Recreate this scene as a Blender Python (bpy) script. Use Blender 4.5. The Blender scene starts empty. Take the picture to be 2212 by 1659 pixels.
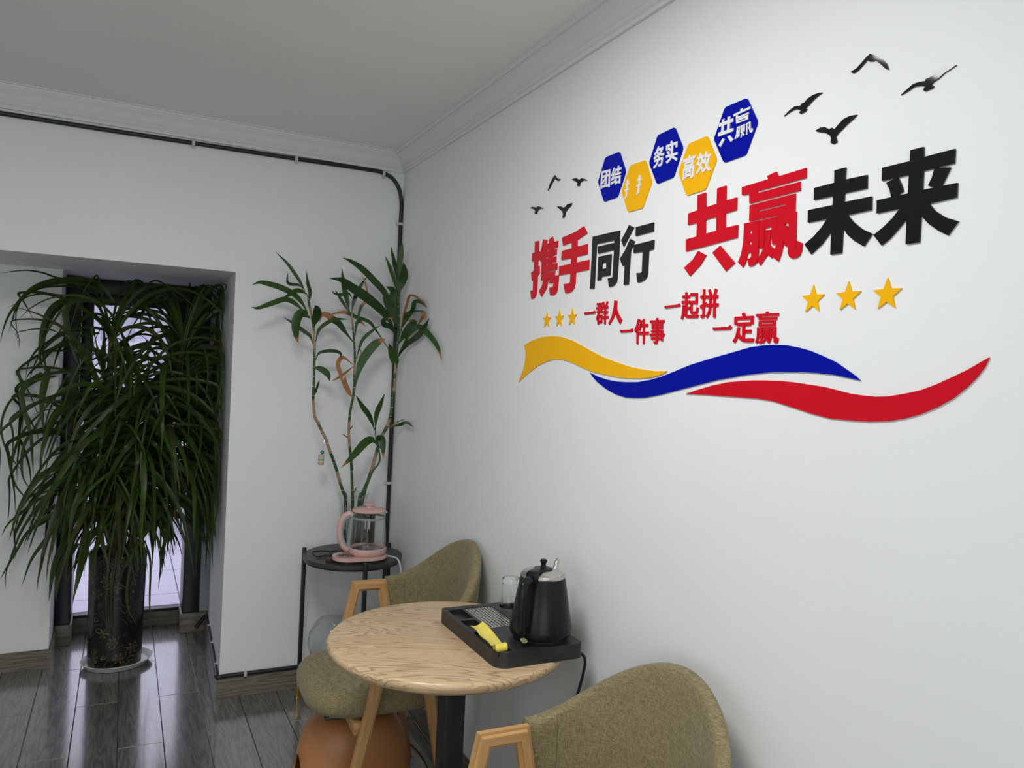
import bpy, bmesh, math, random
import numpy as np
from mathutils import Vector, Matrix
from mathutils.geometry import delaunay_2d_cdt

scene = bpy.context.scene
COL = scene.collection
rnd = random.Random(11)
PI = math.pi

# ------------------------------------------------------------------ camera
cam_data = bpy.data.cameras.new('camera')
cam = bpy.data.objects.new('camera', cam_data)
COL.objects.link(cam)
cam_data.sensor_width = 36.0
cam_data.lens = 1674.33 / 2212 * 36.0
cam_data.clip_start = 0.02
_r = Vector((0.89367, -0.446246, 0.047103))
_u = Vector((-0.034592, 0.036146, 0.998748))
_f = Vector((0.44739, 0.89418, -0.016866))
M = Matrix((( _r.x, _u.x, -_f.x, -1.1649), (_r.y, _u.y, -_f.y, -3.5861), (_r.z, _u.z, -_f.z, 1.5), (0, 0, 0, 1)))
cam.matrix_world = M
scene.camera = cam

# ------------------------------------------------------------------ world and exposure
world = bpy.data.worlds.new('overcast sky')
scene.world = world
world.use_nodes = True
bg = world.node_tree.nodes['Background']
bg.inputs[0].default_value = (0.80, 0.79, 0.97, 1)
bg.inputs[1].default_value = 2.1
vs = scene.view_settings
vs.view_transform = 'Standard'
vs.look = 'None'
vs.gamma = 1.0
vs.exposure = 0.0
vs.use_curve_mapping = False

# area lights out of view: added fills and assumed ceiling panels
def area(name, loc, aim, sx, sy, power, col, shape='RECTANGLE'):
    L = bpy.data.lights.new(name, 'AREA')
    L.shape = shape
    L.size = sx
    if shape in ('RECTANGLE', 'ELLIPSE'):
        L.size_y = sy
    L.energy = power
    L.color = col
    o = bpy.data.objects.new(name, L)
    COL.objects.link(o)
    o.location = loc
    d = Vector(aim) - Vector(loc)
    o.rotation_euler = d.to_track_quat('-Z', 'Y').to_euler()
    return o
area('left_fill_light', (-3.5, -4.2, 1.25), (0, -3.6, 1.3), 2.4, 1.3, 17, (0.93, 0.98, 1.0))  # added fill to brighten the right wall; the left wall has no window
area('rear_fill_light', (-1.7, -6.1, 1.05), (-1.2, 0, 1.0), 2.2, 1.2, 23, (0.93, 0.98, 1.0))  # fill added behind the camera for wall brightness; the rear wall is solid
area('assumed_ceiling_light', (-1.1, -2.265, 2.485), (-1.1, -2.265, 0), 0.6, 0.6, 24.5, (1.0, 1.0, 0.985))  # unseen panel, position assumed from the glints on the wall birds
area('assumed_ceiling_light', (-1.1, -4.6, 2.485), (-1.1, -4.6, 0), 0.6, 0.6, 9, (1.0, 1.0, 0.985))  # second unseen panel, assumed, to light the near end of the right wall

# measured outlines in metres: (y, z) on the right wall, (x, y, z) elsewhere
BIG_CHARS = {"携":[[[[-1.38,1.917],[-1.406,1.917],[-1.407,1.882],[-1.417,1.882],[-1.422,1.881],[-1.436,1.918],[-1.459,1.912],[-1.457,1.9],[-1.473,1.901],[-1.469,1.91],[-1.493,1.919],[-1.503,1.901],[-1.529,1.901],[-1.528,1.881],[-1.501,1.88],[-1.5,1.877],[-1.523,1.876],[-1.522,1.86],[-1.501,1.86],[-1.5,1.855],[-1.522,1.855],[-1.522,1.838],[-1.5,1.838],[-1.499,1.834],[-1.53,1.834],[-1.53,1.814],[-1.456,1.813],[-1.456,1.811],[-1.519,1.811],[-1.517,1.796],[-1.543,1.796],[-1.542,1.777],[-1.539,1.75],[-1.53,1.741],[-1.514,1.737],[-1.497,1.738],[-1.488,1.761],[-1.507,1.762],[-1.512,1.765],[-1.516,1.775],[-1.486,1.776],[-1.489,1.788],[-1.478,1.788],[-1.476,1.778],[-1.469,1.76],[-1.44,1.737],[-1.423,1.756],[-1.44,1.769],[-1.447,1.787],[-1.433,1.788],[-1.431,1.851],[-1.425,1.848],[-1.418,1.856],[-1.406,1.856],[-1.406,1.835],[-1.416,1.837],[-1.42,1.813],[-1.407,1.805],[-1.408,1.757],[-1.404,1.745],[-1.393,1.736],[-1.373,1.734],[-1.364,1.761],[-1.381,1.762],[-1.38,1.794],[-1.371,1.793],[-1.363,1.82],[-1.382,1.825],[-1.38,1.856],[-1.365,1.855],[-1.365,1.882],[-1.381,1.883]],[[-1.456,1.88],[-1.475,1.88],[-1.474,1.876],[-1.456,1.876]],[[-1.456,1.859],[-1.474,1.859],[-1.473,1.855],[-1.455,1.854]],[[-1.456,1.837],[-1.474,1.838],[-1.474,1.834],[-1.455,1.834]]]],"手":[[[[-1.553,1.907],[-1.587,1.91],[-1.632,1.914],[-1.675,1.924],[-1.695,1.901],[-1.642,1.889],[-1.643,1.869],[-1.7,1.87],[-1.701,1.841],[-1.642,1.84],[-1.643,1.823],[-1.712,1.824],[-1.712,1.796],[-1.642,1.795],[-1.642,1.763],[-1.637,1.749],[-1.624,1.741],[-1.609,1.738],[-1.588,1.738],[-1.576,1.766],[-1.608,1.766],[-1.613,1.768],[-1.613,1.795],[-1.545,1.795],[-1.544,1.822],[-1.613,1.823],[-1.614,1.839],[-1.555,1.84],[-1.555,1.867],[-1.613,1.868],[-1.612,1.886],[-1.561,1.883]]]],"同":[[[[-1.726,1.887],[-1.859,1.886],[-1.86,1.847],[-1.859,1.799],[-1.858,1.76],[-1.855,1.749],[-1.845,1.742],[-1.833,1.739],[-1.821,1.739],[-1.813,1.763],[-1.83,1.763],[-1.835,1.764],[-1.836,1.788],[-1.837,1.863],[-1.748,1.864],[-1.747,1.825],[-1.746,1.74],[-1.725,1.741],[-1.726,1.82]]],[[[-1.756,1.856],[-1.832,1.856],[-1.832,1.837],[-1.757,1.836]]],[[[-1.761,1.827],[-1.824,1.827],[-1.824,1.808],[-1.823,1.771],[-1.78,1.77],[-1.78,1.761],[-1.761,1.761],[-1.76,1.808]],[[-1.781,1.807],[-1.802,1.808],[-1.803,1.791],[-1.781,1.791]]]],"行":[[[[-1.901,1.894],[-1.923,1.885],[-1.881,1.84],[-1.868,1.859],[-1.885,1.875]]],[[[-1.909,1.857],[-1.93,1.848],[-1.921,1.835],[-1.913,1.824],[-1.912,1.781],[-1.911,1.739],[-1.89,1.739],[-1.89,1.763],[-1.89,1.794],[-1.881,1.789],[-1.866,1.81],[-1.889,1.83]]],[[[-1.932,1.884],[-2.007,1.885],[-2.008,1.863],[-1.933,1.861]]],[[[-1.927,1.839],[-2.012,1.841],[-2.012,1.818],[-1.992,1.817],[-1.992,1.763],[-1.989,1.751],[-1.979,1.744],[-1.965,1.741],[-1.952,1.74],[-1.944,1.765],[-1.964,1.764],[-1.968,1.767],[-1.967,1.817],[-1.927,1.818]]]],"共":[[[[-2.169,1.923],[-2.197,1.924],[-2.2,1.89],[-2.236,1.892],[-2.235,1.926],[-2.263,1.927],[-2.265,1.894],[-2.299,1.895],[-2.3,1.868],[-2.266,1.866],[-2.268,1.834],[-2.306,1.835],[-2.307,1.808],[-2.137,1.798],[-2.135,1.826],[-2.173,1.828],[-2.172,1.86],[-2.14,1.859],[-2.139,1.886],[-2.171,1.888]],[[-2.201,1.862],[-2.237,1.863],[-2.239,1.832],[-2.203,1.83]]],[[[-2.181,1.794],[-2.209,1.781],[-2.191,1.761],[-2.156,1.739],[-2.134,1.76],[-2.164,1.776]]],[[[-2.254,1.797],[-2.303,1.754],[-2.276,1.739],[-2.23,1.784]]]],"赢":[[[[-2.313,1.914],[-2.388,1.916],[-2.385,1.923],[-2.41,1.927],[-2.416,1.916],[-2.487,1.918],[-2.488,1.899],[-2.359,1.897],[-2.359,1.893],[-2.474,1.894],[-2.475,1.877],[-2.338,1.875],[-2.336,1.895],[-2.314,1.897]]],[[[-2.339,1.871],[-2.463,1.873],[-2.464,1.837],[-2.34,1.837]],[[-2.364,1.856],[-2.439,1.857],[-2.44,1.854],[-2.365,1.853]]],[[[-2.325,1.835],[-2.369,1.835],[-2.371,1.803],[-2.371,1.759],[-2.368,1.748],[-2.359,1.743],[-2.346,1.742],[-2.34,1.759],[-2.348,1.759],[-2.351,1.762],[-2.352,1.771],[-2.341,1.771],[-2.335,1.751],[-2.328,1.742],[-2.313,1.754],[-2.321,1.77],[-2.325,1.791],[-2.326,1.812]],[[-2.343,1.817],[-2.351,1.817],[-2.351,1.811],[-2.343,1.811]],[[-2.343,1.794],[-2.351,1.794],[-2.351,1.788],[-2.343,1.788]]],[[[-2.37,1.834],[-2.42,1.835],[-2.421,1.795],[-2.42,1.78],[-2.409,1.78],[-2.405,1.801],[-2.405,1.817],[-2.386,1.816],[-2.386,1.787],[-2.384,1.776],[-2.373,1.776]]],[[[-2.389,1.812],[-2.403,1.811],[-2.403,1.78],[-2.418,1.768],[-2.411,1.76],[-2.41,1.752],[-2.397,1.761],[-2.378,1.741],[-2.37,1.752],[-2.384,1.774],[-2.389,1.788]]],[[[-2.421,1.837],[-2.468,1.837],[-2.47,1.79],[-2.47,1.764],[-2.473,1.764],[-2.473,1.78],[-2.487,1.773],[-2.486,1.759],[-2.482,1.75],[-2.473,1.746],[-2.464,1.746],[-2.456,1.75],[-2.452,1.758],[-2.451,1.774],[-2.451,1.8],[-2.45,1.818],[-2.44,1.818],[-2.441,1.8],[-2.439,1.782],[-2.435,1.762],[-2.428,1.744],[-2.411,1.755],[-2.419,1.776],[-2.421,1.795]]],[[[-2.44,1.812],[-2.446,1.813],[-2.451,1.8],[-2.451,1.773],[-2.444,1.772],[-2.44,1.782],[-2.44,1.807]]]],"未":[[[[-2.555,1.899],[-2.58,1.899],[-2.58,1.877],[-2.627,1.876],[-2.628,1.852],[-2.58,1.852],[-2.58,1.836],[-2.639,1.836],[-2.64,1.812],[-2.59,1.811],[-2.604,1.796],[-2.623,1.781],[-2.644,1.77],[-2.628,1.75],[-2.606,1.763],[-2.592,1.775],[-2.581,1.789],[-2.581,1.743],[-2.556,1.743],[-2.555,1.787],[-2.535,1.766],[-2.51,1.749],[-2.493,1.77],[-2.514,1.782],[-2.531,1.796],[-2.544,1.811],[-2.498,1.811],[-2.497,1.835],[-2.555,1.835],[-2.555,1.852],[-2.51,1.852],[-2.509,1.875],[-2.556,1.876]]]],"来":[[[[-2.71,1.9],[-2.734,1.9],[-2.735,1.883],[-2.789,1.884],[-2.789,1.861],[-2.736,1.86],[-2.736,1.829],[-2.796,1.829],[-2.796,1.806],[-2.75,1.804],[-2.762,1.79],[-2.78,1.777],[-2.801,1.768],[-2.785,1.748],[-2.768,1.758],[-2.751,1.771],[-2.736,1.787],[-2.736,1.743],[-2.711,1.743],[-2.71,1.786],[-2.693,1.769],[-2.679,1.756],[-2.664,1.747],[-2.647,1.767],[-2.666,1.778],[-2.683,1.791],[-2.696,1.805],[-2.651,1.804],[-2.65,1.827],[-2.71,1.828],[-2.71,1.859],[-2.658,1.859],[-2.657,1.882],[-2.71,1.882]]],[[[-2.667,1.854],[-2.689,1.86],[-2.696,1.847],[-2.701,1.834],[-2.69,1.828],[-2.679,1.826],[-2.674,1.842]]],[[[-2.756,1.861],[-2.783,1.856],[-2.769,1.828],[-2.757,1.829],[-2.746,1.834],[-2.752,1.846]]]]}
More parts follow.
